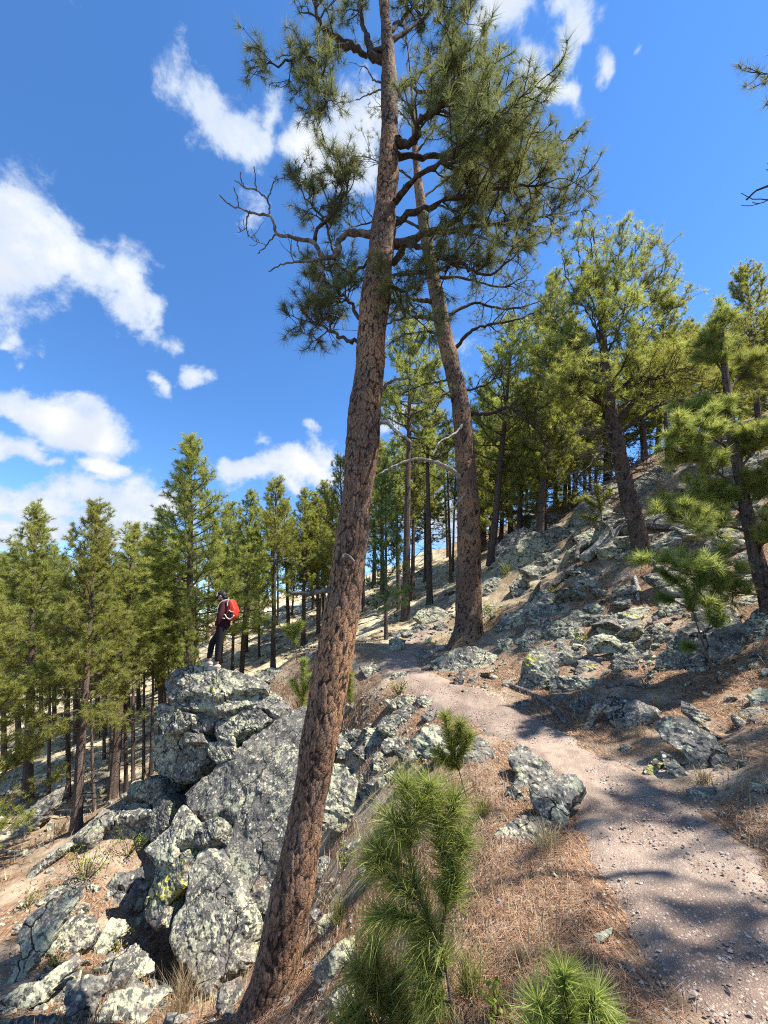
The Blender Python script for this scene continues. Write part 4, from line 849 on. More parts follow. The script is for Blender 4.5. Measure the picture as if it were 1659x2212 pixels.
# ------------------------------------------------------------------ pines
def needles(pos, axis, scale, K, length, width, spread, rng, back=.06, tint=None):
    """K needle triangles round every shoot tip"""
    pos = np.asarray(pos, float); axis = np.asarray(axis, float); axis = axis/(np.linalg.norm(axis, axis=1)[:, None]+1e-9); n = len(pos)
    ref = np.where(np.abs(axis[:, 2:3]) < .9, np.array([[0, 0, 1.]]), np.array([[1., 0, 0]]))
    e1 = np.cross(axis, ref); e1 /= np.linalg.norm(e1, axis=1)[:, None]; e2 = np.cross(axis, e1)
    th = np.arccos(1-(1-math.cos(spread))*rng.random((n, K))**.8); ph = rng.uniform(0, 2*np.pi, (n, K))
    d = (np.cos(th)[..., None]*axis[:, None] + np.sin(th)[..., None]*(np.cos(ph)[..., None]*e1[:, None]+np.sin(ph)[..., None]*e2[:, None]))
    L = length*rng.uniform(.65, 1.1, (n, K))*np.asarray(scale)[:, None]
    b = pos[:, None] - axis[:, None]*(rng.random((n, K))*back*np.asarray(scale)[:, None])[..., None]
    w = rng.normal(0, 1, (n, K, 3)); w = np.cross(d, w); w /= np.linalg.norm(w, axis=2)[..., None]+1e-9; w = w*(width*.5*np.asarray(scale)[:, None, None])
    tip = b + d*L[..., None] + np.array([0, 0, -.12])*(L**1.0)[..., None]*rng.random((n, K, 1))
    V = np.stack([b-w, b+w, tip], 2).reshape(-1, 3); T = np.arange(len(V)).reshape(-1, 3)
    tn = (rng.random(n) if tint is None else np.asarray(tint))[:, None]*.7 + rng.random((n, K))*.3
    return V, T, np.repeat(tn.ravel(), 3)
def crooked(rng, p, d, L, segs, wig, up=0.0, droop=0.0):
    """a branch as a crooked polyline"""
    P = [np.array(p, float)]; d = nrm(d); st = L/segs
    for i in range(segs):
        f = i/segs; d = nrm(d + rng.normal(0, wig, 3) + np.array([0, 0, up*f - droop*(1-f)])); P.append(P[-1]+d*st)
    return np.array(P)
def side_dir(rng, tan, up=.3, out=.9, fwd=.55):
    r = rng.normal(0, 1, 3); r -= tan*(r@tan); r = nrm(r)
    return nrm(tan*fwd + r*out + np.array([0, 0, up]))

def pine_variant(seed, H=10.0, base=.3, Lmax=2.2, nb=60, prof=1.0, dens=1.0, elev0=-5, elev1=55, K=34, nl=.165, nw=.012, dead=34, lean=.0, sparse=False, r0=.012, mat='needle_far', tipdense=True, shoot=1.0):
    """wood mesh and crown mesh of a young pine, foot at the origin"""
    rng = np.random.default_rng(seed); wood = MB(); tp, ta, ts = [], [], []
    n = 14; z = np.linspace(0, H, n); P = np.stack([np.cumsum(rng.normal(0, .03, n))*H*.02+lean*z*z/H, np.cumsum(rng.normal(0, .03, n))*H*.02, z], 1); P[0, :2] = 0
    R = H*r0*(1-.93*(z/H))**.9+.012; R[0] *= 1.25
    V, T = tube(resample(np.hstack([P, R[:, None]]), n=30)[:, :3], resample(np.hstack([P, R[:, None]]), n=30)[:, 3], 9); wood.add(V, T, .5)
    def on_trunk(f): return np.array([np.interp(f*H, z, P[:, k]) for k in range(3)])
    az = rng.uniform(0, 6.28)
    for i in range(nb):
        f = base + (1-base-.015)*(max(i+rng.uniform(-.3, .3), 0)/nb)**.9; f = min(max(f, base), .985); az += 2.39996 + rng.normal(0, .3)
        q = min((f-base)/(1-base), 1.0)
        L = Lmax*((1-q)**prof*.92+.10)*rng.uniform(.65, 1.12)*(.55+.45*min(1, q/.12+.4))
        e = math.radians(elev0+(elev1-elev0)*q**.8 + rng.normal(0, 8)); d = np.array([math.cos(az)*math.cos(e), math.sin(az)*math.cos(e), math.sin(e)])
        B = crooked(rng, on_trunk(f), d, L, 6, .10, up=.26, droop=.02)
        rb = .010+.012*L; wood.add(*tube(B, np.linspace(rb, .006, 7), 5), .5)
        tan = np.gradient(B, axis=0)
        tp.append(B[-1]); ta.append(tan[-1]); ts.append(1.1)
        ns = max(2, int(L*7.5*dens))
        for k in range(ns):
            g = rng.uniform(.22 if not sparse else .45, .98); x = g*6; j = min(int(x), 5); p = B[j]+(B[j+1]-B[j])*(x-j); t = nrm(tan[j])
            sd = side_dir(rng, t, .35, .8, .75); Ls = shoot*(.14+.30*(1-g)+.10*L)*rng.uniform(.6, 1.2)
            S = crooked(rng, p, sd, Ls, 3, .15, up=.35); wood.add(*tube(S, np.linspace(.009, .004, 4), 3, False), .5)
            st = nrm(S[-1]-S[-2]); tp.append(S[-1]); ta.append(st); ts.append(rng.uniform(.8, 1.15))
            if Ls > .3:
                tp.append(S[1]+rng.normal(0, .03, 3)); ta.append(side_dir(rng, st, .4)); ts.append(rng.uniform(.7, 1.0))
            if rng.random() < .5:
                tp.append(p+rng.normal(0, .05, 3)); ta.append(side_dir(rng, t, .5)); ts.append(rng.uniform(.7, 1.0))
    top = on_trunk(1.0)
    for _ in range(7): tp.append(top-np.array([0, 0, rng.uniform(0, .35)])+rng.normal(0, .04, 3)); ta.append(side_dir(rng, np.array([0, 0, 1.]), .4, .6)); ts.append(1.0)
    for i in range(dead):
        f = base*(.25+.85*rng.random()); a = rng.uniform(0, 6.28); d = np.array([math.cos(a), math.sin(a), rng.normal(-.05, .2)])
        L = rng.uniform(.3, 1.4); B = crooked(rng, on_trunk(f), d, L, 5, .22, droop=.03); wood.add(*tube(B, np.linspace(.012, .003, 6), 4, False), .2)
        if rng.random() < .6:
            B2 = crooked(rng, B[3], side_dir(rng, nrm(B[4]-B[3]), 0), L*.5, 3, .25); wood.add(*tube(B2, np.linspace(.006, .002, 4), 3, False), .2)
    V, T, A = needles(np.array(tp), np.array(ta), np.array(ts), K, nl, nw, 1.25, rng, .12)
    cr = mesh_from('crown', V, T, M[mat], False, {'tint': A})
    return wood.mesh('trunk', M['bark_dark'], False, 'crack'), cr, H
VAR = {
 'cone': pine_variant(1, nb=90, Lmax=2.3, dens=1.5),
 'full': pine_variant(2, nb=92, Lmax=2.0, prof=.75, dens=1.55, base=.28),
 'slim': pine_variant(3, nb=64, Lmax=1.35, prof=.8, base=.42, dens=1.5, r0=.010, dead=26),
 'airy': pine_variant(4, nb=58, Lmax=2.6, prof=.7, base=.34, elev0=5, elev1=62, dens=1.25),
 'tall': pine_variant(5, nb=56, Lmax=1.9, prof=.55, base=.52, dens=1.4, dead=22),
 'low': pine_variant(6, nb=84, Lmax=2.6, prof=.9, base=.14, dens=1.5),
 'dark': pine_variant(7, nb=80, Lmax=2.1, prof=.9, base=.16, dens=1.4, mat='needle_dark', elev0=-12),
 'pole': pine_variant(8, nb=40, Lmax=1.2, prof=.6, base=.6, dens=1.2, r0=.009, dead=30),
}
def base_on(u, y):
    """ground point at distance y whose picture lies at column u"""
    x = 0.0
    for _ in range(8):
        z = g1(x, y); t = y*math.cos(PITCH)+(z-1.6)*math.sin(PITCH); x = (u-W0/2)/F0*t
    return np.array([x, y, g1(x, y)])
def bg_pine(var, apex, ub, y, label, group=None, wide=1.0, mat=None, spin=0.0):
    b = base_on(ub, y); a = at_y(apex[0], apex[1], y); v = a-b; H = np.linalg.norm(v)
    o = empty('pine_tree', b - np.array([0, 0, .06])); w, c, h = VAR[var]
    obj('trunk', w, o); obj('crown', c, o)
    s = H/h; rz = Matrix.Rotation(spin, 4, 'Z'); q = Vector((0, 0, 1)).rotation_difference(Vector(v/H)).to_matrix().to_4x4()
    o.matrix_world = Matrix.Translation(Vector(b-np.array([0, 0, .06]))) @ q @ rz @ Matrix.Diagonal((s*wide, s*wide, s, 1))
    tag(o, label, 'pine tree', group); return o
# named trees: (variant, apex pixel, foot column, distance, label, width)
TREES = [
 ('cone', (412, 942), 410, 14.5, 'tall cone-shaped pine rising directly behind the hiker', 1.15),
 ('full', (212, 1083), 165, 9.6, 'dense bushy pine left of the tall cone-shaped pine', 1.05),
 ('cone', (78, 1088), 60, 12.5, 'pointed pine at far left with sky on both sides of its tip', 1.1),
 ('low', (-30, 1190), -60, 8.6, 'green pine cut by the left edge with low hanging boughs', 1.1),
 ('slim', (290, 1128), 245, 11.8, 'slender pine with a bare lower trunk left of the outcrop', 1.5),
 ('tall', (597, 1038), 590, 19, 'thin pine with a tufted top standing clear right of the hiker', 1.0),
 ('full', (545, 1060), 520, 18, 'yellow-green pine just behind the backpack', 1.0),
 ('full', (500, 1085), 470, 20, 'pine filling the gap right of the tall cone-shaped pine', 1.0),
 ('cone', (660, 1055), 655, 23, 'bright pine left of the leaning trunk at mid height', 1.1),
 ('full', (700, 1040), 700, 25, 'pale green pine touching the leaning trunk from behind', 1.1),
 ('airy', (735, 985), 745, 17, 'pine whose boughs stick out left of the leaning trunk at mid height', .8),
 ('full', (345, 1135), 350, 15.5, 'short pine tucked left of the tall cone-shaped pine', 1.1),
 ('dark', (832, 985), 834, 13.2, 'dark green young pine between the two tall pines', .75),
 ('tall', (890, 690), 876, 15.5, 'slim pine with a sunlit trunk between the two tall pines', .9),
 ('tall', (922, 800), 929, 17.5, 'straight slim pine just left of the second tall pine', .9),
 ('airy', (1110, 690), 1060, 17, 'pine with yellow-green boughs behind the second tall pine', 1.0),
 ('full', (1200, 590), 1165, 15.5, 'broad pine rising left of the airy right-hand pine', .8),
 ('tall', (1430, 640), 1442, 13.5, 'thin straight pine right of the airy right-hand pine', .8),
 ('airy', (1610, 575), 1640, 12, 'pine at upper right whose boughs reach the right edge', 1.0),
 ('low', (1655, 690), 1675, 12.6, 'bushy young pine at the right edge above the cliff', 1.1),
 ('low', (1180, 800), 1175, 16, 'low pine on the crest above the big dipping boulder', 1.0),
 ('low', (1590, 690), 1600, 16.5, 'bushy pine high on the slope behind the fresh green young pine', 1.0),
 ('full', (1370, 700), 1395, 16, 'pine behind the crown of the airy right-hand pine', 1.0),
 ('low', (1250, 700), 1240, 17, 'bushy pine above the cliff rocks', .9),
 ('low', (1490, 690), 1500, 16.5, 'bushy pine behind the long right-hand boughs', 1.2),
 ('low', (1545, 700), 1570, 18, 'bushy pine on the crest left of the upper right boughs', 1.3),
 ('full', (1430, 720), 1420, 19, 'pine on the crest behind the thin straight pine', 1.3),
 ('low', (1300, 760), 1310, 18.5, 'low bushy pine behind the fan-topped pine', 1.3),
 ('low', (1130, 820), 1120, 19, 'low bushy pine right behind the second tall pine', 1.2),
 ('full', (1700, 620), 1720, 13.5, 'dark pine mass at the right edge behind the upper boughs', 1.0),
]
for i, (v, ap, ub, y, lab, w) in enumerate(TREES): bg_pine(v, ap, ub, y, lab, None, w, spin=i*1.3)
# the wood behind: rows of further trunks and crowns
rng = random.Random(3)
def row(n, u0, u1, y0, y1, v0, v1, kinds, label, group, wide=1.0):
    for i in range(n):
        u = u0+(u1-u0)*(i+rng.uniform(.1, .9))/n; y = rng.uniform(y0, y1); v = v0+(v1-v0)*((u-u0)/(u1-u0))+rng.uniform(-45, 45)
        bg_pine(rng.choice(kinds), (u, v), u+rng.uniform(-12, 12), y, label, group, wide*rng.uniform(.85, 1.15), spin=rng.uniform(0, 6.28))
row(17, -40, 420, 16, 24, 1230, 1180, ['full', 'slim', 'cone', 'slim'], 'pine of the dense stand on the slope left of the hiker', 'pines in the stand left of the hiker')
row(16, 420, 760, 21, 32, 1150, 1090, ['slim', 'full', 'pole', 'tall'], 'pine in the sunlit stand between the hiker and the leaning trunk', 'pines between the hiker and the leaning trunk')
row(16, -100, 760, 34, 52, 1240, 1150, ['full', 'cone', 'tall'], 'far pine at the back of the left-hand wood', 'far pines at the back on the left')
row(14, 780, 1060, 20, 34, 960, 930, ['pole', 'tall', 'slim', 'full'], 'slim pine in the wood between the two tall pines', 'pines in the wood between the two tall pines')
row(14, 1040, 1300, 18, 30, 850, 830, ['pole', 'low', 'full', 'airy'], 'pine in the wood on the crest right of the second tall pine', 'pines on the crest right of the second tall pine')
row(11, 1280, 1720, 17, 27, 760, 690, ['airy', 'low', 'full'], 'pine on the crest behind the right-hand trees', 'pines on the crest at right')
row(12, -520, -70, 12, 30, 1230, 1210, ['full', 'cone', 'low', 'slim'], 'pine of the wood continuing past the left edge', 'pines past the left edge')
row(15, 100, 440, 11.5, 16, 1330, 1260, ['pole', 'slim', 'pole'], 'thin bare-trunked pine on the slope left of the outcrop', 'thin pines left of the outcrop')
# trees standing out of the frame to the right: one bough of the nearest one shows at the edge
EDGE_PINE = bg_pine('airy', (2640, -420), 2640, 2.5, 'pine whose bough pokes in at the upper right edge', None, 1.0, spin=2.9)

# ------------------------------------------------------------------ tall foreground pines with modelled bark and limbs
def bark_trunk(pts, seed, step, segs, mat='bark', plate=15.0, amp=.011, parent=None, name='trunk', flare=None):
    """pts: (x, y, z, radius); plates and fissures are real relief"""
    S = resample(np.array(pts), step=step); P, R = S[:, :3], S[:, 3]
    T, N, B = frames(P); th = np.linspace(0, 2*np.pi, segs, endpoint=False)
    D = np.cos(th)[None, :, None]*N[:, None] + np.sin(th)[None, :, None]*B[:, None]
    base = P[:, None] + R[:, None, None]*D
    q = base.reshape(-1, 3).copy(); w = np.stack([fbm(q*np.array([9, 9, 5])+k, 3) for k in (3, 13, 23)], 1)*.035
    qq = (q+w)*np.array([plate, plate, plate*.34]) + seed
    d1, d2, cv = cells(qq); c = np.clip((d2-d1)*3.2, 0, 1)
    e1, e2, ev = cells(qq*2.3+5); c2 = np.clip((e2-e1)*2.2, 0, 1)
    k = (np.sqrt(c)-.75)*amp + (c2-.5)*amp*.28 + (cv-.5)*amp*.5
    lump = fbm(q*1.6+seed, 3)*.02
    scale = np.repeat(np.clip(R/.2, .35, 1.1), segs)
    V = q + D.reshape(-1, 3)*(k*scale+lump*scale)[:, None]
    n = len(P); i = np.arange(n-1)[:, None]*segs; j = np.arange(segs)[None]; kx = (np.arange(segs)+1) % segs
    a = (i+j).ravel(); b = (i+kx[None]).ravel(); Tt = np.concatenate([np.stack([a, b, b+segs], 1), np.stack([a, b+segs, a+segs], 1)])
    return V, Tt, c*.75+c2*.25
class Hero:
    def __init__(s, name, loc, label, seed, needle='needle', K=44, nl=.19, nw=.0060):
        s.root = empty(name, loc); tag(s.root, label, 'pine tree'); s.o = np.array(loc, float); s.rng = np.random.default_rng(seed); s.needle = needle; s.K, s.nl, s.nw = K, nl, nw; s.count = 0
    def trunk(s, px, y0, seed, step=.019, segs=108, dy=0.0, **kw):
        """px: (u, v, width px)"""
        pts = []
        for u, v, w in px:
            p = at_y(u, v, y0); p = at_y(u, v, y0+dy*(p[2]-s.o[2])); pts.append([*p, .5*w*depth_of(p)/F0])
        s.axis = np.array(pts); V, T, c = bark_trunk(pts, seed, step, segs, **kw)
        s.tr = obj('trunk', mesh_from('trunk', V-s.o, T, M['bark'], True, {'crack': c}), s.root); return s.tr
    def limb(s, px, y0, ys, r0, r1=.012, nsec=0, lsec=.8, ntw=5, f0=.35, mat='limb', up=.25, name='limb', tw=.32, wig=.03, bare=0):
        """px: (u, v) way points; ys: offset in distance from the trunk plane at both ends"""
        rng = s.rng; n = len(px); W = np.array([at_y(u, v, y0+ys[0]+(ys[1]-ys[0])*i/(n-1)) for i, (u, v) in enumerate(px)])
        A = resample(s.axis, n=160); k0 = np.argmin(np.linalg.norm(A[:, :3]-W[0], axis=1))
        if np.linalg.norm(A[k0, :3]-W[0]) < A[k0, 3]*1.5+.22 and np.linalg.norm(A[k0, :3]-W[0]) > A[k0, 3]*.3: W = np.vstack([A[k0, :3]-np.array([0, 0, .03]), W]); n += 1
        C = resample(W, n=max(8, n*5)); C[1:-1] += rng.normal(0, wig, (len(C)-2, 3))*.6; m = len(C)
        wood = MB(); R = r0+(r1-r0)*np.linspace(0, 1, m)**.75; R = R*(1+.12*rng.normal(0, 1, m)); wood.add(*tube(C, R, 9))
        tan = np.gradient(C, axis=0); tp, ta, ts = [], [], []
        Ltot = np.linalg.norm(np.diff(C, axis=0), axis=1).sum()
        for k in range(nsec + bare):
            dead = k >= nsec
            g = rng.uniform(f0, 1.0) if k > 0 or dead else 1.0; j = min(int(g*(m-1)), m-1); p = C[j]; t = nrm(tan[j])
            d = side_dir(rng, t, up, .95, .55) if g < 1 else nrm(t+np.array([0, 0, up])); L = lsec*rng.uniform(.45, 1.15)*(.7 if dead else 1)
            B = crooked(rng, p, d, L, 7, .20, up=up*.5, droop=.02); rb = min(R[j]*.6, .010+.012*L); wood.add(*tube(B, np.linspace(rb, .0045, 8), 5, False))
            bt = np.gradient(B, axis=0)
            if not dead: tp.append(B[-1]); ta.append(bt[-1]); ts.append(1.1)
            for q in range(ntw if not dead else 3):
                x = rng.uniform(.25, 1)*7; jj = min(int(x), 6); pp = B[jj]+(B[jj+1]-B[jj])*(x-jj); dd = side_dir(rng, nrm(bt[jj]), up*1.2, .9, .6)
                Ls = tw*rng.uniform(.4, 1.2); S = crooked(rng, pp, dd, Ls, 4, .25, up=.25); wood.add(*tube(S, np.linspace(.0065, .0035, 5), 4, False))
                if not dead:
                    tp.append(S[-1]); ta.append(S[-1]-S[-2]); ts.append(rng.uniform(.85, 1.15))
                    if rng.random() < .55: tp.append(S[2]); ta.append(side_dir(rng, nrm(S[-1]-S[-2]), .3)); ts.append(rng.uniform(.7, 1.0))
        lb = obj(name, mesh_from(name, wood.arrays()[0]-s.o, wood.arrays()[1], M[mat], True), s.root)
        if tp:
            V, T, A = needles(np.array(tp), np.array(ta), np.array(ts), s.K, s.nl, s.nw, 1.35, rng, .09); s.count += len(tp)
            obj('needle_foliage', mesh_from('needle_foliage', V-s.o, T, M[s.needle], False, {'tint': A}), lb)
        return lb
Y1 = 4.45
b1 = at_y(536, 2300, Y1); b1[2] = min(b1[2], g1(b1[0], b1[1])-.05)
h1 = Hero('ponderosa_pine', b1, 'tall leaning ponderosa pine in the foreground with plated orange-brown bark', 21)
h1.trunk([(522, 2330, 124), (549, 2240, 104), (590, 2120, 91), (628, 1950, 86), (666, 1740, 78), (704, 1520, 76), (737, 1340, 75), (758, 1180, 69), (779, 1000, 68), (795, 820, 62), (812, 640, 59), (828, 500, 52), (838, 380, 44), (842, 260, 38), (840, 160, 33), (836, 80, 25), (828, 0, 20), (815, -120, 14), (800, -260, 6)], Y1, 5)
L1 = [
 # pixels, depth offsets, r0, secondaries, length, kind
 ([(812, 127), (762, 101), (720, 78), (690, 50), (681, 0), (668, -60)], (0, -.5), .085, 16, .75),
 ([(755, 98), (720, 104), (705, 125), (680, 146), (660, 115), (617, 135), (575, 140)], (-.2, -.3), .05, 16, .55),
 ([(705, 125), (697, 172), (705, 218), (680, 245)], (-.25, -.1), .03, 13, .45),
 ([(804, 112), (793, 83), (783, 42), (780, 0), (772, -80)], (0, .3), .07, 10, .7),
 ([(836, 70), (870, 45), (895, 15), (940, 5), (985, -25)], (0, .6), .06, 14, .8),
 ([(850, 305), (880, 310), (905, 290), (900, 268), (940, 245), (985, 205), (1020, 150)], (0, -.9), .09, 34, .9),
 ([(858, 525), (930, 500), (1000, 462), (1070, 352), (1130, 345), (1190, 340)], (0, .4), .08, 30, .85),
 ([(925, 505), (1040, 488), (1140, 478), (1232, 452)], (.1, .9), .05, 24, .7),
 ([(850, 560), (872, 540), (875, 520), (960, 560), (1050, 592), (1105, 560)], (0, -.7), .06, 20, .7),
 ([(850, 440), (900, 385), (980, 335), (1040, 270), (1100, 228)], (0, -1.3), .06, 30, .9),
 ([(850, 210), (920, 150), (975, 105), (1005, 40)], (0, .8), .05, 24, .8),
 ([(838, 100), (900, 50), (940, 15), (980, -35)], (0, .3), .05, 18, .8),
 ([(855, 480), (960, 432), (1080, 410), (1190, 392)], (0, -.5), .06, 34, .85),
 ([(848, 330), (930, 340), (1030, 320), (1120, 295), (1180, 300)], (0, .9), .06, 30, .85),
 ([(842, 220), (870, 180), (930, 200), (1000, 175), (1065, 190)], (0, .2), .045, 22, .8),
 ([(832, 40), (845, -30), (890, -110)], (0, .2), .06, 10, .9),
 ([(679, 522), (689, 489), (731, 447), (757, 374)], (.35, .1), .035, 16, .6),
 ([(722, 560), (700, 478), (660, 430), (640, 385)], (.3, .5), .025, 12, .5),
 ([(770, 738), (735, 727), (690, 702), (650, 690)], (.1, .6), .04, 13, .6),
 ([(775, 690), (748, 640), (710, 620), (680, 600)], (.1, .9), .035, 13, .6),
 ([(800, 560), (760, 590), (720, 570), (690, 590)], (.1, .8), .03, 10, .6),
 ([(825, 600), (880, 640), (900, 690)], (0, -.4), .03, 8, .55),
]
for px, ys, r0, ns, ls in L1: h1.limb(px, Y1, ys, r0, .012, ns, ls*.85, 5)
for px, r0, bare in [([(804, 507), (757, 504), (731, 520), (731, 546), (695, 556), (679, 525), (622, 512), (598, 504), (585, 468), (554, 463), (497, 442), (474, 421)], .06, 0),
   ([(585, 468), (577, 432), (554, 411), (531, 406), (507, 390)], .018, 0), ([(554, 411), (551, 385), (549, 360)], .012, 0), ([(577, 432), (588, 405), (598, 380)], .012, 0), ([(540, 455), (532, 480), (536, 512)], .014, 2),
   ([(692, 560), (697, 598), (684, 640), (690, 690)], .035, 4), ([(690, 562), (632, 567), (605, 575), (580, 586)], .025, 1), ([(598, 504), (575, 530), (557, 548)], .014, 1), ([(640, 515), (645, 540), (660, 560)], .012, 0), ([(531, 406), (522, 392), (519, 372)], .009, 0), ([(515, 447), (512, 425), (505, 405)], .009, 0),
   ([(818, 195), (795, 205), (768, 216)], .018, 0), ([(812, 175), (800, 160), (788, 142)], .02, 1), ([(815, 850), (838, 828), (860, 818), (886, 815)], .04, 0), ([(848, 425), (868, 415), (872, 398)], .03, 0)]:
    h1.limb(px, Y1, (.12, .3) if px[0][0] < 800 else (0, .1), r0, .008, 0, .35, 0, mat='deaddark', bare=bare, name='dead_limb', f0=.4, wig=.012)
h1.limb([(806, 917), (835, 912), (858, 930), (892, 958)], Y1, (0, -.3), .035, .012, mat='dead', name='dead_limb', wig=.006)
h1.limb([(716, 1276), (690, 1277), (665, 1284), (640, 1281), (622, 1279)], Y1, (-.1, -.15), .042, .016, mat='deaddark', name='branch_stub', wig=.008)
h1.limb([(738, 1212), (744, 1198), (758, 1204), (765, 1214)], Y1, (-.28, -.3), .028, .012, mat='deaddark', name='branch_stub', wig=.006)

Y2 = 11.9
b2 = base_on(1010, Y2); b2[2] -= .05
h2 = Hero('ponderosa_pine', b2, 'second tall ponderosa pine standing by the bend of the trail', 22, K=22, nl=.20, nw=.008)
h2.trunk([(1012, 1425, 128), (1011, 1392, 84), (1012, 1350, 60), (1012, 1250, 52), (1012, 1120, 47), (1006, 1000, 42), (994, 870, 37), (978, 800, 35), (960, 720, 33), (947, 655, 31), (936, 600, 28), (922, 520, 25), (908, 430, 20), (898, 330, 14), (892, 230, 9), (888, 160, 5)], Y2, 9, step=.045, segs=64, plate=13.0, amp=.02)
L2 = [([(938, 652), (900, 648), (870, 650), (840, 658), (815, 672)], (0, -1.0), .11, 10, 1.1), ([(940, 690), (900, 684), (860, 690), (830, 702), (800, 716)], (0, -.8), .11, 9, 1.1), ([(960, 738), (935, 718), (880, 720), (840, 745)], (0, -.6), .07, 7, 1.0),
 ([(985, 752), (1010, 720), (1050, 702), (1120, 690), (1180, 660)], (0, -.5), .09, 20, 1.1), ([(955, 690), (985, 672), (1030, 655), (1100, 668), (1200, 640)], (0, .8), .09, 22, 1.2), ([(930, 590), (890, 586), (850, 592)], (0, .5), .09, 9, 1.0), ([(1015, 895), (1060, 893), (1090, 880), (1130, 900), (1185, 955)], (0, -.8), .10, 20, 1.2),
 ([(990, 880), (962, 850), (938, 890)], (0, -.6), .05, 10, .9), ([(925, 520), (980, 500), (1060, 520), (1110, 560)], (0, 1), .08, 22, 1.3), ([(920, 500), (860, 470), (800, 480), (740, 500)], (0, 1), .07, 18, 1.3), ([(910, 430), (980, 380), (1060, 360)], (0, .5), .06, 18, 1.3), ([(905, 400), (850, 360), (790, 340)], (0, .6), .06, 16, 1.3),
 ([(900, 330), (940, 280), (1000, 250)], (0, -.5), .05, 14, 1.2), ([(895, 280), (860, 240), (820, 230)], (0, .5), .05, 14, 1.2), ([(890, 180), (880, 100), (870, 40)], (0, 0), .05, 14, 1.2), ([(940, 600), (1000, 600), (1080, 620), (1130, 600)], (0, -1.2), .07, 20, 1.1), ([(930, 590), (800, 600), (730, 640), (690, 650)], (0, 1.2), .06, 16, 1.0), ([(990, 820), (920, 830), (870, 850)], (0, .8), .05, 12, 1.1), ([(990, 850), (1050, 830), (1100, 800)], (0, .9), .05, 14, 1.1)]
for px, ys, r0, ns, ls in L2: h2.limb(px, Y2, ys, r0, .02, ns, ls, 5, tw=.45)
for px, r0 in [([(998, 1035), (975, 1015), (940, 998), (900, 992), (860, 1003), (815, 1026)], .10), ([(1005, 905), (985, 935), (950, 955), (935, 985)], .05), ([(1010, 1062), (995, 1078), (985, 1090)], .035)]:
    h2.limb(px, Y2, (-.1, -1.2), r0, .02, 0, .7, 0, mat='dead', bare=3, name='dead_limb', wig=.015)
h2.limb([(1026, 1145), (1020, 1165), (1016, 1190)], Y2, (-.3, -.32), .06, .02, mat='deaddark', name='branch_stub', wig=.006)

Y3 = 10.4
b3 = base_on(1388, Y3); b3[2] -= .05
h3 = Hero('pine_tree', b3, 'airy pine with a dark leaning trunk and bare lower branches on the right slope', 23, needle='needle_far', K=30, nl=.19, nw=.009)
h3.trunk([(1398, 1225, 50), (1388, 1190, 40), (1370, 1120, 34), (1352, 1050, 31), (1335, 970, 28), (1325, 920, 27), (1316, 860, 20), (1306, 780, 17), (1301, 700, 13), (1298, 640, 8), (1290, 570, 5), (1280, 495, 3)], Y3, 15, step=.08, segs=26, plate=14, amp=.02)
h3.tr.data.materials[0] = M['bark_dark']
rg = random.Random(9)
L3 = [([(1327, 930), (1345, 895), (1390, 850), (1450, 810), (1530, 760), (1600, 720)], (0, -.8), .10, 34, 1.2), ([(1325, 945), (1380, 905), (1440, 870), (1540, 850), (1640, 830)], (0, .4), .08, 28, 1.2)]
for (eu, ev) in [(1215, 560), (1246, 520), (1275, 492), (1312, 505), (1345, 498), (1378, 505), (1412, 515), (1440, 552), (1462, 590), (1475, 640)]:
    su, sv = 1300+(eu-1320)*.03, 700+(ev-500)*.35
    L3.append(([(su, sv), (su+(eu-su)*.45, sv+(ev-sv)*.38), (su+(eu-su)*.85, sv+(ev-sv)*.72), (eu, ev)], (0, rg.uniform(-.9, .9)), .035, 15, .42))
for k in range(6):
    a = rg.uniform(-1, 1); f = .35*rg.random(); v0 = 860-360*f; u0 = 1316-34*f
    L3.append(([(u0, v0), (u0+70*a, v0-30-40*abs(a)), (u0+(150-70*f)*a, v0-100-50*rg.random())], (0, rg.uniform(-1.3, 1.3)), .045, 18, 1.0))
for k in range(9):
    a = rg.choice((-1, 1))*rg.uniform(.5, 1); v0 = rg.uniform(820, 930)
    L3.append(([(1320, v0), (1320+80*a, v0-25), (1320+170*a, v0-50*rg.random()-20)], (0, rg.uniform(-1.5, 1.5)), .05, 20, 1.1))
for px, ys, r0, ns, ls in L3: h3.limb(px, Y3, ys, r0, .012, int(ns*1.15), ls, 5, tw=.42, up=.45)
for k in range(26):
    a = rg.choice((-1, -1, 1))*rg.uniform(.3, 1); v0 = rg.uniform(930, 1130); u0 = np.interp(v0, [920, 1190], [1325, 1388])
    h3.limb([(u0, v0), (u0+60*a, v0+rg.uniform(-25, 15)), (u0+130*a, v0+rg.uniform(-30, 50))], Y3, (0, rg.uniform(-1.4, .8)), .028, .006, 0, .8, 0, mat='deaddark', bare=6, name='dead_limb', wig=.03)

# the bough of the out-of-frame pine that shows at the upper right edge
hx = Hero.__new__(Hero); hx.root = EDGE_PINE; hx.o = np.zeros(3); hx.rng = np.random.default_rng(77); hx.needle = 'needle'; hx.K, hx.nl, hx.nw, hx.count = 44, .18, .006, 0; hx.axis = np.array([[90., 90, 90, .1], [90, 90, 91, .1]])
bpy.context.view_layer.update()
for px, ys, ns, bare in (([(2050, 300), (1850, 230), (1720, 190), (1668, 165)], (-.4, .2), 7, 0), ([(1850, 330), (1720, 400), (1650, 405), (1612, 432)], (-.2, .2), 0, 4)):
    lb = hx.limb(px, 3.1, ys, .04, .008, ns, .35, 4, mat='limb', bare=bare, name='bough', wig=.015)
    lb.matrix_parent_inverse = EDGE_PINE.matrix_world.inverted()
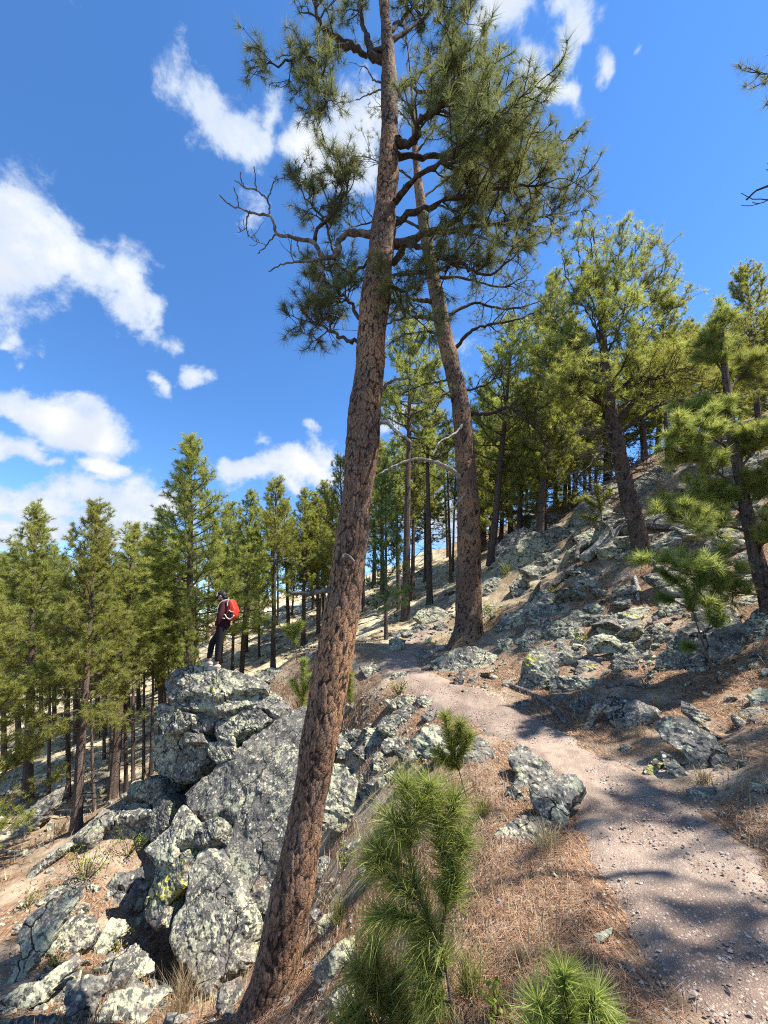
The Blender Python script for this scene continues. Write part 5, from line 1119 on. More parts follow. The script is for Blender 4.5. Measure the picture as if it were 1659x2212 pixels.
# ------------------------------------------------------------------ young pine at the right edge
b4 = hit(1665, 1350); b4[2] -= .05; Y4 = b4[1]
h4 = Hero('young_pine', b4, 'fresh green young pine reaching in from the right edge of the slope', 24, needle='needle_young', K=60, nl=.18, nw=.007)
h4.trunk([(1672, 1360, 34), (1650, 1270, 30), (1622, 1150, 26), (1600, 1040, 22), (1580, 930, 18), (1570, 840, 13), (1562, 760, 8), (1560, 700, 4)], Y4, 19, step=.08, segs=20, plate=18, amp=.012)
h4.tr.data.materials[0] = M['bark_dark']
for px, ys, ns in [([(1622, 1150), (1570, 1138), (1500, 1140), (1440, 1112)], (0, -.5), 9), ([(1605, 1065), (1550, 1020), (1490, 985), (1452, 975)], (0, -.3), 10), ([(1596, 1015), (1630, 970), (1665, 930)], (0, -.4), 9), ([(1640, 1235), (1570, 1238), (1490, 1240), (1425, 1218)], (0, -.7), 8),
                   ([(1580, 930), (1540, 900), (1500, 890)], (0, .2), 9), ([(1572, 850), (1600, 810), (1640, 790)], (0, .3), 8), ([(1610, 1090), (1650, 1060), (1690, 1040)], (0, -.5), 8), ([(1630, 1190), (1670, 1160), (1720, 1150)], (0, -.5), 7), ([(1568, 810), (1545, 780), (1530, 750)], (0, .1), 7), ([(1590, 980), (1545, 950), (1500, 945), (1470, 930)], (0, -.6), 8), ([(1615, 1110), (1560, 1085), (1510, 1080)], (0, .3), 8), ([(1562, 750), (1562, 715), (1560, 690)], (0, 0), 5), ([(1655, 1290), (1610, 1280), (1560, 1290), (1530, 1310)], (0, -.4), 5)]:
    h4.limb(px, Y4, ys, .03, .007, int(ns*2.2), .38, 5, tw=.18, up=.4, f0=.3, wig=.008, mat='twig')

# ------------------------------------------------------------------ seedlings: needles set all along upright shoots
def brush(stem, per_m, nl, nw, rng, spread=1.05, f0=.0, scale=None):
    S = resample(stem, step=.012); n = len(S); T = np.gradient(S, axis=0); T /= np.linalg.norm(T, axis=1)[:, None]
    i0 = int(f0*(n-1)); L = (n-i0)*.012; N = max(4, int(L*per_m)); idx = rng.integers(i0, n, N)
    sc = np.ones(N) if scale is None else np.interp(idx/n, [0, 1], scale)
    return needles(S[idx], T[idx]+rng.normal(0, .08, (N, 3)), sc, 16, nl, nw, spread, rng, .02, tint=np.clip(rng.normal(.5, .25, N), 0, 1))
def seedling(stems, label, nl=.15, nw=.0046, per_m=110, seed=1, r=.008, name='pine_seedling', mat='needle_young', spread=1.2, cat='seedling'):
    """stems: list of (pixels with depth offset, start fraction of needles)"""
    rng = np.random.default_rng(seed); u, v = stems[0][0][0][:2]; b = hit(u, min(v, 2420)); y0 = b[1]
    root = empty(name, b); tag(root, label, cat); mb = MB(); nb = MB()
    for px, f0 in stems:
        W = np.array([at_y(p[0], p[1], y0+(p[2] if len(p) > 2 else 0)) for p in px])
        S = resample(W, n=14); mb.add(*tube(S, np.linspace(r, r*.45, 14), 6))
        V, T, A = brush(W, per_m, nl, nw, rng, spread, f0); nb.add(V, T, A)
        tips = np.array([S[-1], S[int(13*(f0+(1-f0)*.55))], S[int(13*(f0+(1-f0)*.25))], S[-3]]); tn_ = np.array([S[-1]-S[-2]]*4)+rng.normal(0, .006, (4, 3))
        V, T, A = needles(tips, tn_, np.array([1.15, 1, .95, 1.1]), 70, nl*1.1, nw, 1.45, rng, .05); nb.add(V, T, A)
    V, T, A = mb.arrays(); obj('stem', mesh_from('stem', V-b, T, M['twig'], True), root)
    V, T, A = nb.arrays(); obj('needle_foliage', mesh_from('needle_foliage', V-b, T, M[mat], False, {'tint': A}), root)
    return root
seedling([([(985, 2290), (972, 2150), (950, 2040), (915, 1960), (890, 1880), (882, 1790), (876, 1690)], .30), ([(950, 2040), (962, 1950), (955, 1850), (940, 1760), (930, 1690)], .15),
          ([(915, 1960), (880, 1930), (845, 1900), (800, 1860)], .2), ([(890, 1880), (840, 1850), (810, 1820)], .3), ([(930, 2000), (890, 1985), (850, 1975), (805, 1985)], .2), ([(950, 2040), (920, 2040), (905, 2030)], .0), ([(955, 1850), (985, 1830), (1000, 1800)], .2), ([(960, 1950), (985, 1900), (975, 1870)], .1), ([(960, 2100), (930, 2090), (905, 2075)], .1), ([(886, 1830), (860, 1790), (840, 1760)], .2), ([(945, 1790), (975, 1760), (985, 1720)], .2), ([(975, 2170), (940, 2160), (915, 2140)], .2), ([(882, 1790), (905, 1760), (912, 1720)], .1)],
         'tallest bright green pine seedling at bottom centre beside the leaning trunk', seed=5, per_m=85)
seedling([([(830, 2330), (825, 2200), (815, 2110), (808, 2040)], .25), ([(822, 2170), (790, 2120), (765, 2090)], .2), ([(825, 2200), (850, 2150), (860, 2110)], .2), ([(828, 2250), (790, 2210), (760, 2180)], .2), ([(828, 2280), (770, 2250), (730, 2215)], .2), ([(826, 2230), (860, 2210), (880, 2180)], .2)],
         'dark green pine seedling below the tallest one at the bottom edge', seed=6, per_m=85)
seedling([([(1240, 2330), (1230, 2220), (1222, 2140), (1218, 2095)], .15), ([(1235, 2270), (1190, 2210), (1160, 2160)], .2), ([(1235, 2260), (1270, 2200), (1290, 2150)], .2), ([(1238, 2290), (1180, 2260), (1150, 2220)], .2), ([(1238, 2290), (1290, 2250), (1310, 2200)], .2)],
         'light green pine seedling at the bottom edge left of the trail', seed=7, per_m=110, nl=.13)
seedling([([(1008, 1725), (990, 1660), (975, 1610), (962, 1545)], .35), ([(990, 1660), (960, 1640), (945, 1625)], .1), ([(980, 1620), (992, 1590), (995, 1560)], .2), ([(985, 1640), (1005, 1610), (1012, 1585)], .2)],
         'small pine seedling beside the smooth round stone at the trail edge', seed=8, nl=.13, nw=.006, per_m=200)
seedling([([(655, 1545), (655, 1500), (655, 1450), (658, 1425)], .1), ([(655, 1510), (640, 1490), (632, 1470)], .2), ([(655, 1500), (668, 1475), (672, 1460)], .2)], 'small pine seedling just left of the leaning trunk', seed=9, nl=.16, nw=.009, per_m=110, r=.012)
seedling([([(758, 1530), (756, 1490), (757, 1455)], .1), ([(757, 1505), (745, 1480), (742, 1465)], .2)], 'small pine seedling just right of the leaning trunk', seed=10, nl=.15, nw=.009, per_m=120, r=.012)
seedling([([(642, 1432), (638, 1395), (634, 1350)], .45), ([(637, 1380), (622, 1365), (618, 1355)], .2), ([(636, 1370), (648, 1355), (650, 1345)], .2)], 'thin little pine on the sunny slope left of the leaning trunk', seed=11, nl=.18, nw=.012, per_m=110, r=.015)
seedling([([(1552, 1478), (1530, 1420), (1512, 1370), (1496, 1320), (1480, 1270)], .75), ([(1512, 1370), (1545, 1350), (1560, 1330)], .5), ([(1496, 1320), (1460, 1300), (1425, 1290)], .6), ([(1490, 1300), (1510, 1270), (1520, 1240)], .5), ([(1482, 1275), (1450, 1250), (1430, 1235)], .4), ([(1530, 1420), (1500, 1400), (1480, 1395)], .6)], 'spindly pine sapling in front of the biggest boulder', seed=12, nl=.15, nw=.006, per_m=170, r=.016, mat='needle_mid', name='pine_sapling', cat='sapling')
seedling([([(1300, 1130), (1296, 1090), (1290, 1050)], .3), ([(1296, 1100), (1275, 1085), (1265, 1075)], .2), ([(1295, 1085), (1312, 1070), (1318, 1060)], .2), ([(1297, 1110), (1280, 1120), (1262, 1115)], .2)], 'young pine among the rocks above the fallen log', seed=13, nl=.2, nw=.012, per_m=120, r=.02, mat='needle_far')

# ------------------------------------------------------------------ leafy shrubs
def shrub(u, v, wpx, hpx, label, n=160, leaf=.035, seed=1, mat='leaf', name='leafy_shrub'):
    rng = np.random.default_rng(seed); b = hit(u, v); t = depth_of(b); w, h = wpx*t/F0*.5, hpx*t/F0
    root = empty(name, b); tag(root, label, 'shrub'); mb = MB(); lv = MB()
    for k in range(max(5, n//16)):
        a = rng.uniform(0, 6.28); rr = w*math.sqrt(rng.random()); tip = np.array([math.cos(a)*rr, math.sin(a)*rr*.8, h*rng.uniform(.45, 1.0)*(1-.35*rr/w)])
        S = resample(np.array([[0, 0, -.02], tip*.5+rng.normal(0, .06*w, 3), tip]), n=6); mb.add(*tube(S, np.linspace(.006, .002, 6), 4, False))
        for q in range(16):
            p = S[rng.integers(2, 6)] + rng.normal(0, leaf*1.0, 3); d = nrm(rng.normal(0, 1, 3)+np.array([0, 0, .4])); s = nrm(np.cross(d, rng.normal(0, 1, 3)))*leaf*.35*rng.uniform(.7, 1.2); L = d*leaf*rng.uniform(.7, 1.3)
            lv.add([p, p+L*.5+s, p+L, p+L*.5-s], [[0, 1, 2], [0, 2, 3]], np.full(4, rng.random()))
    V, T, A = mb.arrays(); obj('stem', mesh_from('stem', V, T, M['twig']), root)
    V, T, A = lv.arrays(); obj('foliage', mesh_from('foliage', V, T, M[mat], False, {'tint': A}), root)
for k, (u, v, w, h, n, lf, lab) in enumerate([
  (185, 1905, 130, 110, 420, .035, 'yellow-green leafy shrub below the overhanging rock at left'), (275, 1850, 90, 70, 220, .03, 'leafy shrub clinging under the overhanging rock'), (60, 1960, 60, 50, 120, .03, 'small leafy shrub near the left edge'),
  (862, 1500, 42, 40, 200, .035, 'small round yellow-green bush at the trail edge'), (742, 1880, 46, 60, 90, .03, 'green sprigs beside the white lichen-spotted rock'), (1062, 1335, 50, 40, 160, .05, 'leafy bush at the right foot of the second pine'),
  (1195, 1290, 60, 40, 130, .05, 'thin leafy bush on the right slope above the flat slab'), (1075, 2200, 60, 70, 60, .03, 'broad-leaved green sprig at the bottom edge'), (1195, 2230, 50, 60, 50, .03, 'broad-leaved sprig beside the bottom seedling'), (120, 2090, 50, 60, 110, .03, 'leafy tuft between the slabs near the lower left corner'),
  (250, 2060, 60, 60, 120, .03, 'leafy tuft under the pale tilted slab at lower left'), (1250, 1390, 60, 36, 110, .045, 'low green bush between the stones above the upright slab'), (905, 1690, 60, 50, 120, .025, 'dark leafy tuft behind the tallest seedling'), (365, 1800, 40, 50, 70, .03, 'green sprig on the ledge beneath the stacked blocks')]):
    shrub(u, v, w, h, lab, n, lf, 40+k)

# ------------------------------------------------------------------ grass tufts
def tuft(u, v, hpx, label, n=70, seed=1, mat='straw', spread=.55, wid=.004, group=None, name='grass_tuft'):
    rng = np.random.default_rng(seed); b = hit(u, v); t = depth_of(b); h = hpx*t/F0; mb = MB(); wid = max(wid, t*.0009)
    for k in range(n):
        a = rng.uniform(0, 6.28); lean = abs(rng.normal(0, spread)); L = h*rng.uniform(.5, 1.1); p = np.array([rng.normal(0, .12*h), rng.normal(0, .12*h), -.01])
        d = np.array([math.cos(a)*math.sin(lean), math.sin(a)*math.sin(lean), math.cos(lean)]); s = nrm(np.cross(d, rng.normal(0, 1, 3)))*wid*.5
        m = p+d*L*.55; e = m+nrm(d+np.array([math.cos(a), math.sin(a), -.5])*.45)*L*.45
        mb.add([p-s, p+s, m+s*.8, m-s*.8, e], [[0, 1, 2], [0, 2, 3], [3, 2, 4]], np.full(5, rng.random()))
    o = mb.build(name, M[mat], None, False, 'tint'); o.location = tuple(b); tag(o, label, 'grass', group)
for k, (u, v, h, n, m, lab) in enumerate([(385, 2200, 110, 260, 'straw', 'big dry straw tuft at the bottom edge below the outcrop tip'), (1185, 1835, 75, 130, 'straw', 'dry straw tuft in front of the lowest slab of the trio'), (1045, 1760, 55, 110, 'grass', 'greenish grass tuft left of the trio of slabs'),
   (742, 1388 - 20, 30, 80, 'grass', 'pale grass tuft left of the trail near the dark young pine'), (1520, 1690, 45, 120, 'straw', 'dry tuft under the wedge rock on the right bank'), (362, 1770, 40, 90, 'grass', 'grass tuft in the cleft of the outcrop'), (735, 1990, 70, 110, 'grass', 'pale green grass tuft right of the trunk beside the stones'),
   (640, 2080, 80, 140, 'straw', 'dry grass at the right side of the trunk base'), (1095, 1240, 40, 70, 'grass', 'tall pale grass blades beside the big dipping boulder'), (1020, 2150, 110, 160, 'grass', 'green grass between the two bottom seedlings'), (935, 2215, 100, 130, 'grass', 'grass clump under the tallest seedling at the bottom edge'),
   (1340, 2200, 60, 100, 'straw', 'dry tuft at the bottom edge near the trail'), (1130, 2090, 60, 90, 'straw', 'dry stalks left of the light green bottom seedling'), (1420, 1525, 36, 70, 'straw', 'dry grass beneath the brown-fronted slab'), (700, 2100, 60, 100, 'straw', 'dry grass before the dark cracked boulder'), (1380, 1590, 34, 70, 'straw', 'dry grass at the left tip of the wedge rock'), (130, 1800, 40, 90, 'straw', 'dry grass at the foot of the bushy pine on the left slope'), (60, 2030, 50, 90, 'grass', 'green grass at the left edge beside the long pale slab'), (1600, 1560, 40, 80, 'straw', 'dry grass beside the flat grey stone near the right edge')]):
    tuft(u, v, h, lab, n, 80+k, m)

# ------------------------------------------------------------------ fallen wood
def log(px, rpx, label, mat='dead', name='fallen_log', lift=.5, seed=1, cat='log', taper=.6, snags=3):
    rng = np.random.default_rng(seed); W = []
    for u, v in px:
        p = hit(u, v); W.append(p)
    W = np.array(W); r = rpx*depth_of(W[0])/F0*.5; W[:, 2] += r*lift
    S = resample(W, n=max(10, 8*len(px))); n = len(S); R = r*np.linspace(1, taper, n)
    V, T = tube(S, R, 14); V = V + (fbm(V*np.array([6, 6, 6])+seed, 3)*r*.22)[:, None]*nrm([.3, -.6, .7])
    b = S.mean(0); root = empty(name, b); tag(root, label, cat); obj('stem', mesh_from('stem', V-b, T, M[mat], True), root)
    for k in range(snags):
        j = rng.integers(2, n-1); B = crooked(rng, S[j], nrm(rng.normal(0, 1, 3)+np.array([0, -.4, .8])), r*rng.uniform(2, 6), 4, .2); V, T = tube(B, np.linspace(r*.3, r*.08, 5), 6); obj('branch_stub', mesh_from('branch_stub', V-b, T, M[mat], True), root)
log([(1262, 1226), (1310, 1186), (1345, 1158), (1368, 1138)], 24, 'bleached grey fallen log leaning against the dark leaning trunk', lift=1.4, seed=1, snags=5)
log([(1385, 1150), (1440, 1118), (1475, 1105)], 15, 'upper length of bleached log right of the dark leaning trunk', lift=1.2, seed=2)
log([(1168, 1286), (1205, 1262), (1246, 1230)], 20, 'dark grey log lying up the slope below the overhanging ledge', 'deaddark', lift=.7, seed=3)
log([(1248, 1225), (1250, 1200), (1258, 1180)], 12, 'charred dark stump at the foot of the bleached log', 'deaddark', name='tree_stump', cat='stump', lift=2.5, seed=4)
log([(1372, 1250), (1378, 1275), (1380, 1300)], 9, 'thin grey dead stick standing in the needles below the leaning trunk', 'dead', name='dead_branch', cat='branch', lift=.8, seed=5, snags=2)
log([(1104, 1484), (1150, 1502), (1190, 1530), (1222, 1566)], 11, 'grey root crossing the bank at the right side of the trail', 'deaddark', name='tree_root', cat='root', lift=.5, seed=6, snags=1)
log([(1232, 1434), (1262, 1424), (1302, 1430)], 14, 'dark weathered wood lying above the long flat layered stone', 'deaddark', lift=.6, seed=7, snags=1)
log([(1310, 1488), (1360, 1482), (1420, 1488)], 9, 'slim grey stick on the needles above the brown-fronted slab', 'deaddark', name='dead_branch', cat='branch', lift=.8, seed=8)
log([(1395, 1195), (1410, 1215), (1435, 1228)], 8, 'pale forked stick at the foot of the dark leaning trunk', 'dead', name='dead_branch', cat='branch', lift=.8, seed=9)
log([(1080, 2000), (1130, 2012), (1180, 2035), (1200, 2050)], 4, 'thin pale twig lying in the litter left of the trail', 'dead', name='dead_branch', cat='branch', lift=1.0, seed=10, snags=1)
log([(1180, 1990), (1230, 1972), (1270, 1965)], 4, 'thin straight twig left of the trail near the pointed stone', 'dead', name='dead_branch', cat='branch', lift=1.0, seed=11, snags=1)
log([(960, 1402), (935, 1412), (918, 1425)], 12, 'exposed root running from the second pine over the rocks', 'dead', name='tree_root', cat='root', lift=.6, seed=12, snags=0)
for k, (a, b_) in enumerate([((40, 1700), (90, 1560)), ((150, 1640), (190, 1560)), ((0, 1760), (40, 1640)), ((270, 1620), (330, 1580)), ((90, 1750), (200, 1690))]):
    p, q = hit(*a), hit(*b_); 
    log([a, ((a[0]+b_[0])/2, (a[1]+b_[1])/2+4), b_], 5, ['pale dead stick at the left edge below the pines', 'short pale stick between the bare trunks at left', 'dead stick lowest at the left edge', 'dead stick next to the outcrop on the left slope', 'long dead stick across the left slope'][k], 'dead', name='dead_branch', cat='branch', lift=2.0, seed=20+k, snags=3)

# ------------------------------------------------------------------ needle litter and gravel: uncountable, one object each
def build_litter():
    rng = np.random.default_rng(4); n = 240000
    r = 1.3*(13/1.3)**rng.random(n); a = rng.uniform(-1.0, 1.0, n); x = r*np.sin(a); y = r*np.cos(a)
    xy = np.stack([x, y], 1); pd = path_dist(xy); m = fbm(np.hstack([xy*.9, np.zeros((n, 1))])+3, 3)
    keep = ((pd > .62) | (rng.random(n) < .03+.5*np.clip((pd-.3)/.32, 0, 1)**1.5)) & (m + rng.normal(0, .25, n) > -.28) & (xy[:, 0] > -5)
    xy, r = xy[keep], r[keep]; n = len(xy); z = gz_fast(xy)
    p = np.stack([xy[:, 0], xy[:, 1], z+rng.uniform(.004, .03, n)], 1)
    th = rng.uniform(0, 6.28, n); d = np.stack([np.cos(th), np.sin(th), rng.normal(0, .22, n)], 1); e = .4; gx = (gz_fast(xy+np.stack([d[:, 0]*.05, d[:, 1]*.05], 1))-z)/.05; d[:, 2] += gx
    L = rng.uniform(.05, .13, n); w = np.stack([-np.sin(th), np.cos(th), np.zeros(n)], 1)*(.0012+.0007*r)[:, None]*.55
    V = np.stack([p-d*L[:, None]*.5-w, p-d*L[:, None]*.5+w, p+d*L[:, None]*.5], 1).reshape(-1, 3)
    o = obj('needle_litter', mesh_from('needle_litter', V, np.arange(len(V)).reshape(-1, 3), M['needle_dead'], False, {'tint': np.repeat(rng.random(n), 3)}))
    tag(o, 'brown fallen pine needles covering the banks', 'pine litter', kind='stuff')
build_litter()
def build_gravel():
    rng = np.random.default_rng(8); n = 26000; KV, KT = ico(1); KV = np.array(KV); mb = MB()
    t = rng.random(n)**1.7*.62+.12; i = (t*(len(PATH_XY)-1)).astype(int); P = PATH_XY[i]; T = PATH_XY[np.minimum(i+1, len(PATH_XY)-1)]-P; T /= np.linalg.norm(T, axis=1)[:, None]+1e-9
    off = rng.normal(0, .42, n); xy = P + np.stack([T[:, 1], -T[:, 0]], 1)*off[:, None] + rng.uniform(-.25, .25, (n, 2)); pd = path_dist(xy)
    z = gz_fast(xy)+.030-.075*np.clip((pd/.62-.55)/.45, 0, 1)**1.5; z = np.maximum(z, gz_fast(xy))
    s = .003+.012*rng.random(n)**5; S = np.stack([rng.uniform(.8, 1.4, n), rng.uniform(.7, 1.2, n), rng.uniform(.45, .8, n)], 1)*s[:, None]
    U, UT = np.array([[1, 0, 0], [-1, 0, 0], [0, 1, 0], [0, -1, 0], [0, 0, 1], [0, 0, -1]], float), np.array([[0, 2, 4], [2, 1, 4], [1, 3, 4], [3, 0, 4], [2, 0, 5], [1, 2, 5], [3, 1, 5], [0, 3, 5]])
    V = U[None]*S[:, None]*rng.uniform(.7, 1.2, (n, 6, 1)); a = rng.uniform(0, 6.28, n); c, sn = np.cos(a)[:, None], np.sin(a)[:, None]
    X = V[..., 0]*c-V[..., 1]*sn; Y = V[..., 0]*sn+V[..., 1]*c; V = np.stack([X, Y, V[..., 2]], -1) + np.stack([xy[:, 0], xy[:, 1], z+s*.2], 1)[:, None]
    T = (UT[None]+6*np.arange(n)[:, None, None]).reshape(-1, 3)
    o = obj('gravel', mesh_from('gravel', V.reshape(-1, 3), T, M['pebble'], False, {'tint': np.repeat(rng.random(n), 6)})); tag(o, 'loose pale gravel on the footpath', 'gravel', kind='stuff')
build_gravel()
def build_ground_cover():
    """dry stalks and sparse grass over the banks and the open slope"""
    rng = np.random.default_rng(12); n = 26000; r = 1.6*(34/1.6)**rng.random(n); a = rng.uniform(-1.0, .9, n); xy = np.stack([r*np.sin(a), r*np.cos(a)], 1)
    m = fbm(np.hstack([xy*.7, np.zeros((n, 1))])+40, 3); keep = (path_dist(xy) > .75) & (m+rng.normal(0, .2, n) > .12); xy, r = xy[keep], r[keep]; n = len(xy); z = gz_fast(xy)
    th = rng.uniform(0, 6.28, n); ln = np.abs(rng.normal(0, .6, n)); L = rng.uniform(.05, .22, n); d = np.stack([np.cos(th)*np.sin(ln), np.sin(th)*np.sin(ln), np.cos(ln)], 1)
    p = np.stack([xy[:, 0], xy[:, 1], z-.01], 1); w = np.stack([-np.sin(th), np.cos(th), np.zeros(n)], 1)*(.0012+.0008*r)[:, None]
    V = np.stack([p-w, p+w, p+d*L[:, None]], 1).reshape(-1, 3)
    o = obj('dry_grass', mesh_from('dry_grass', V, np.arange(len(V)).reshape(-1, 3), M['straw'], False, {'tint': np.repeat(rng.random(n), 3)})); tag(o, 'sparse dry grass blades over the hillside', 'grass', kind='stuff')
build_ground_cover()
# ------------------------------------------------------------------ the hiker
M['jacket'] = plain('maroon_jacket', (.042, .008, .012), .8, .2, 1, 40)
M['trousers'] = plain('black_trousers', (.012, .012, .014), .85, .2, 1, 40)
M['skin'] = plain('skin', (.36, .19, .13), .6, .3)
M['hair'] = plain('dark_hair', (.012, .009, .008), .6, .3)
M['capblack'] = plain('cap_black', (.014, .014, .016), .8, .2); M['capwhite'] = plain('cap_white', (.72, .72, .72), .8, .2)
M['shoe'] = plain('pale_shoe', (.42, .36, .29), .8, .2); M['sole'] = plain('shoe_sole', (.55, .53, .5), .8, .2)
M['packred'] = plain('red_fabric', (.48, .03, .016), .6, .3, 1, 25); M['packdark'] = plain('dark_mesh_fabric', (.05, .035, .032), .8, .2, 1, 60); M['strap'] = plain('white_strap', (.55, .50, .48), .8, .2)
bvh = BVHTree.FromPolygons([Vector(v) for v in np.vstack(OUT_V)], [tuple(int(i) for i in t) for t in np.vstack(OUT_T)])
def top_z(x, y):
    h = bvh.ray_cast(Vector((x, y, 6)), Vector((0, 0, -1))); return h[0].z if h[0] is not None else g1(x, y)
_ph = bvh.ray_cast(Vector(EYE), Vector(ray(456, 1447)).normalized()); PX, PY = (_ph[0].x, _ph[0].y+.10) if _ph[0] is not None else at(467, 1440, 8.8)[:2]
K = depth_of(np.array([PX, PY, .8]))/F0*.12; FZ = top_z(PX, PY); print('FOOT', PX, PY, FZ, [round(top_z(PX+d, PY), 2) for d in (-.3, -.15, .1, .2)])
def q(zx, zy, y=0.0): return np.array([(zx-560)*K, y, (1780-zy)*K])
P0 = empty('person', (PX, PY, FZ)); tag(P0, 'hiker in a maroon jacket, black trousers and cap looking down from the outcrop', 'person')
def skin(name, verts, edges, mat, parent, root=0, sub=2):
    me = bpy.data.meshes.new(name); me.from_pydata([tuple(v[0]) for v in verts], edges, []); o = obj(name, me, parent)
    o.modifiers.new('skin', 'SKIN'); sv = me.skin_vertices[0].data
    for i, v in enumerate(verts):
        r = v[1]; sv[i].radius = r if isinstance(r, tuple) else (r, r); sv[i].use_root = (i == root)
    s = o.modifiers.new('sub', 'SUBSURF'); s.levels = sub; s.render_levels = sub; o.modifiers['skin'].use_smooth_shade = True
    me.materials.append(M[mat]); return o
N, F = -.17, .17      # near and far side of the body
fz = lambda x: top_z(PX+x, PY)-FZ
lf = q(448, 1715, .07); lf[2] = fz(lf[0])+.085; rf = q(640, 1735, -.07); rf[2] = fz(rf[0])+.085
body = [(q(640, 1060), .085), (q(650, 900), .09), (q(655, 760), .10), (q(625, 640), .075), (q(600, 590), .055), (q(566, 530), .083), (q(556, 480), .085),
        (q(655, 680, N*.8), .06), (q(655, 890, N*1.35), .042), (q(575, 1085, N*1.3), .03), (q(655, 680, F*.8), .06), (q(620, 890, F*1.35), .042), (q(500, 1030, F*1.2), .03),
        (q(600, 1130, .08), .075), (q(455, 1340, .09), .06), (lf, .042), (q(650, 1130, -.08), .075), (q(638, 1420, -.08), .06), (rf, .042)]
E = [(0, 1), (1, 2), (2, 3), (3, 4), (4, 5), (5, 6), (2, 7), (7, 8), (8, 9), (2, 10), (10, 11), (11, 12), (0, 13), (13, 14), (14, 15), (0, 16), (16, 17), (17, 18)]
skin('body', body, E, 'skin', P0)
skin('jacket', [(q(650, 1120), (.165, .19)), (q(648, 1000), (.145, .165)), (q(652, 900), (.14, .165)), (q(658, 760), (.145, .185)), (q(640, 650), (.10, .15)), (q(612, 600), .07), (q(655, 690, N*.85), .078), (q(655, 890, N*1.4), .066), (q(590, 1060, N*1.35), .05), (q(655, 690, F*.85), .078), (q(620, 890, F*1.4), .066), (q(510, 1020, F*1.25), .05)],
     [(0, 1), (1, 2), (2, 3), (3, 4), (4, 5), (3, 6), (6, 7), (7, 8), (3, 9), (9, 10), (10, 11)], 'jacket', P0)
skin('trousers', [(q(644, 985), (.12, .145)), (q(638, 1090), (.13, .15)), (q(600, 1150, .085), .105), (q(452, 1340, .09), .078), (lf+np.array([-.005, 0, .06]), .062), (q(652, 1150, -.085), .105), (q(638, 1420, -.085), .078), (rf+np.array([.0, 0, .06]), .062)],
     [(0, 1), (1, 2), (2, 3), (3, 4), (1, 5), (5, 6), (6, 7)], 'trousers', P0)
def hand(wr, d, palm_n, side):
    """palm with four fingers and a thumb, slightly curled"""
    mb = MB(); d = nrm(d); n = nrm(palm_n); s = np.cross(d, n)
    pw = np.array([wr, wr+d*.035, wr+d*.085]); V, T = tube(resample(pw, n=6), np.array([.026, .03, .036, .040, .040, .034]), 10); V = wr+(V-wr)-((V-wr)@n)[:, None]*n*.45; mb.add(V, T)
    for k, L in enumerate((.066, .075, .07, .055)):
        b = wr+d*.08+s*(-.028+.019*k); F_ = np.array([b, b+d*L*.45+n*.004, b+d*L*.8+n*.018, b+d*L*.95+n*.034]); mb.add(*tube(resample(F_, n=7), np.linspace(.0095, .007, 7), 7))
    b = wr+d*.03-s*.03; F_ = np.array([b, b-s*.02+d*.022+n*.01, b-s*.024+d*.055+n*.02]); mb.add(*tube(resample(F_, n=6), np.linspace(.012, .008, 6), 7))
    mb.build('hand', M['skin'], P0, True)
hand(q(575, 1085, N*1.3), q(535, 1190, N*1.3)-q(575, 1085, N*1.3), (-.3, .95, 0), 1)
hand(q(500, 1030, F*1.2), q(470, 1110, F*1.2)-q(500, 1030, F*1.2), (-.3, -.95, 0), -1)
for f, a in ((lf, .0), (rf, .0)):
    sh = MB(); Cn = [f+np.array(v) for v in ([.085, 0, -.045], [.05, 0, -.035], [-.02, 0, -.035], [-.10, 0, -.05], [-.165, 0, -.058], [-.185, 0, -.062])]
    V, T = tube(resample(np.array(Cn), n=12), np.array([.03, .05, .058, .060, .058, .052, .048, .046, .044, .042, .036, .022]), 12); V[:, 2] = np.maximum(V[:, 2], f[2]-.085); sh.add(V, T); so = sh.build('shoe', M['shoe'], P0, True)
    sb = MB(); V, T = tube(resample(np.array(Cn)-np.array([0, 0, .028]), n=12), np.array([.03, .045, .048, .048, .046, .043, .042, .044, .046, .044, .038, .022]), 12); V[:, 2] = f[2]-.085+np.clip(V[:, 2]-(f[2]-.085), -.0, .022); sb.add(V, T); sb.build('sole', M['sole'], so, True)
# head: nose, ear, beard, hair, cap
hc = q(562, 505); ax = nrm([-.86, 0, -.52]); upv = nrm([-.52, 0, .86])
UVv, UVt = ico(3)
def blob(c, r, rot=None): 
    V = UVv*np.array(r)
    if rot is not None: V = V@rot.T
    return V+c, UVt
RH = np.stack([ax, [0, 1, 0], upv], 1)
fb = MB(); fb.add(*blob(hc+ax*.098-upv*.02, (.022, .014, .026), RH)); fb.add(*blob(hc+ax*.005-upv*.015+np.array([0, -.087, 0]), (.022, .012, .032), RH)); fb.add(*blob(hc+ax*.005-upv*.015+np.array([0, .087, 0]), (.022, .012, .032), RH)); fb.add(*blob(hc+ax*.03-upv*.02, (.075, .072, .09), RH)); fb.build('face', M['skin'], P0, True)
for s in (-.032, .032):
    ey = MB(); ey.add(*blob(hc+ax*.096+upv*.005+np.array([0, s, 0]), (.010, .012, .007), RH)); ey.build('eye', M['hair'], P0, True)
hb = MB(); V, T = blob(hc-ax*.035-upv*.0, (.085, .086, .10), RH); V += fbm(V*40, 2)[:, None]*.006*nrm([0, 0, 1]); hb.add(V, T); hb.add(*blob(hc-ax*.05-upv*.075, (.05, .07, .05), RH)); hb.build('hair', M['hair'], P0)
bb = MB(); V, T = blob(hc+ax*.048-upv*.085, (.055, .062, .05), RH); V += fbm(V*50, 2)[:, None]*.005; bb.add(V, T); bb.build('beard', M['hair'], P0)
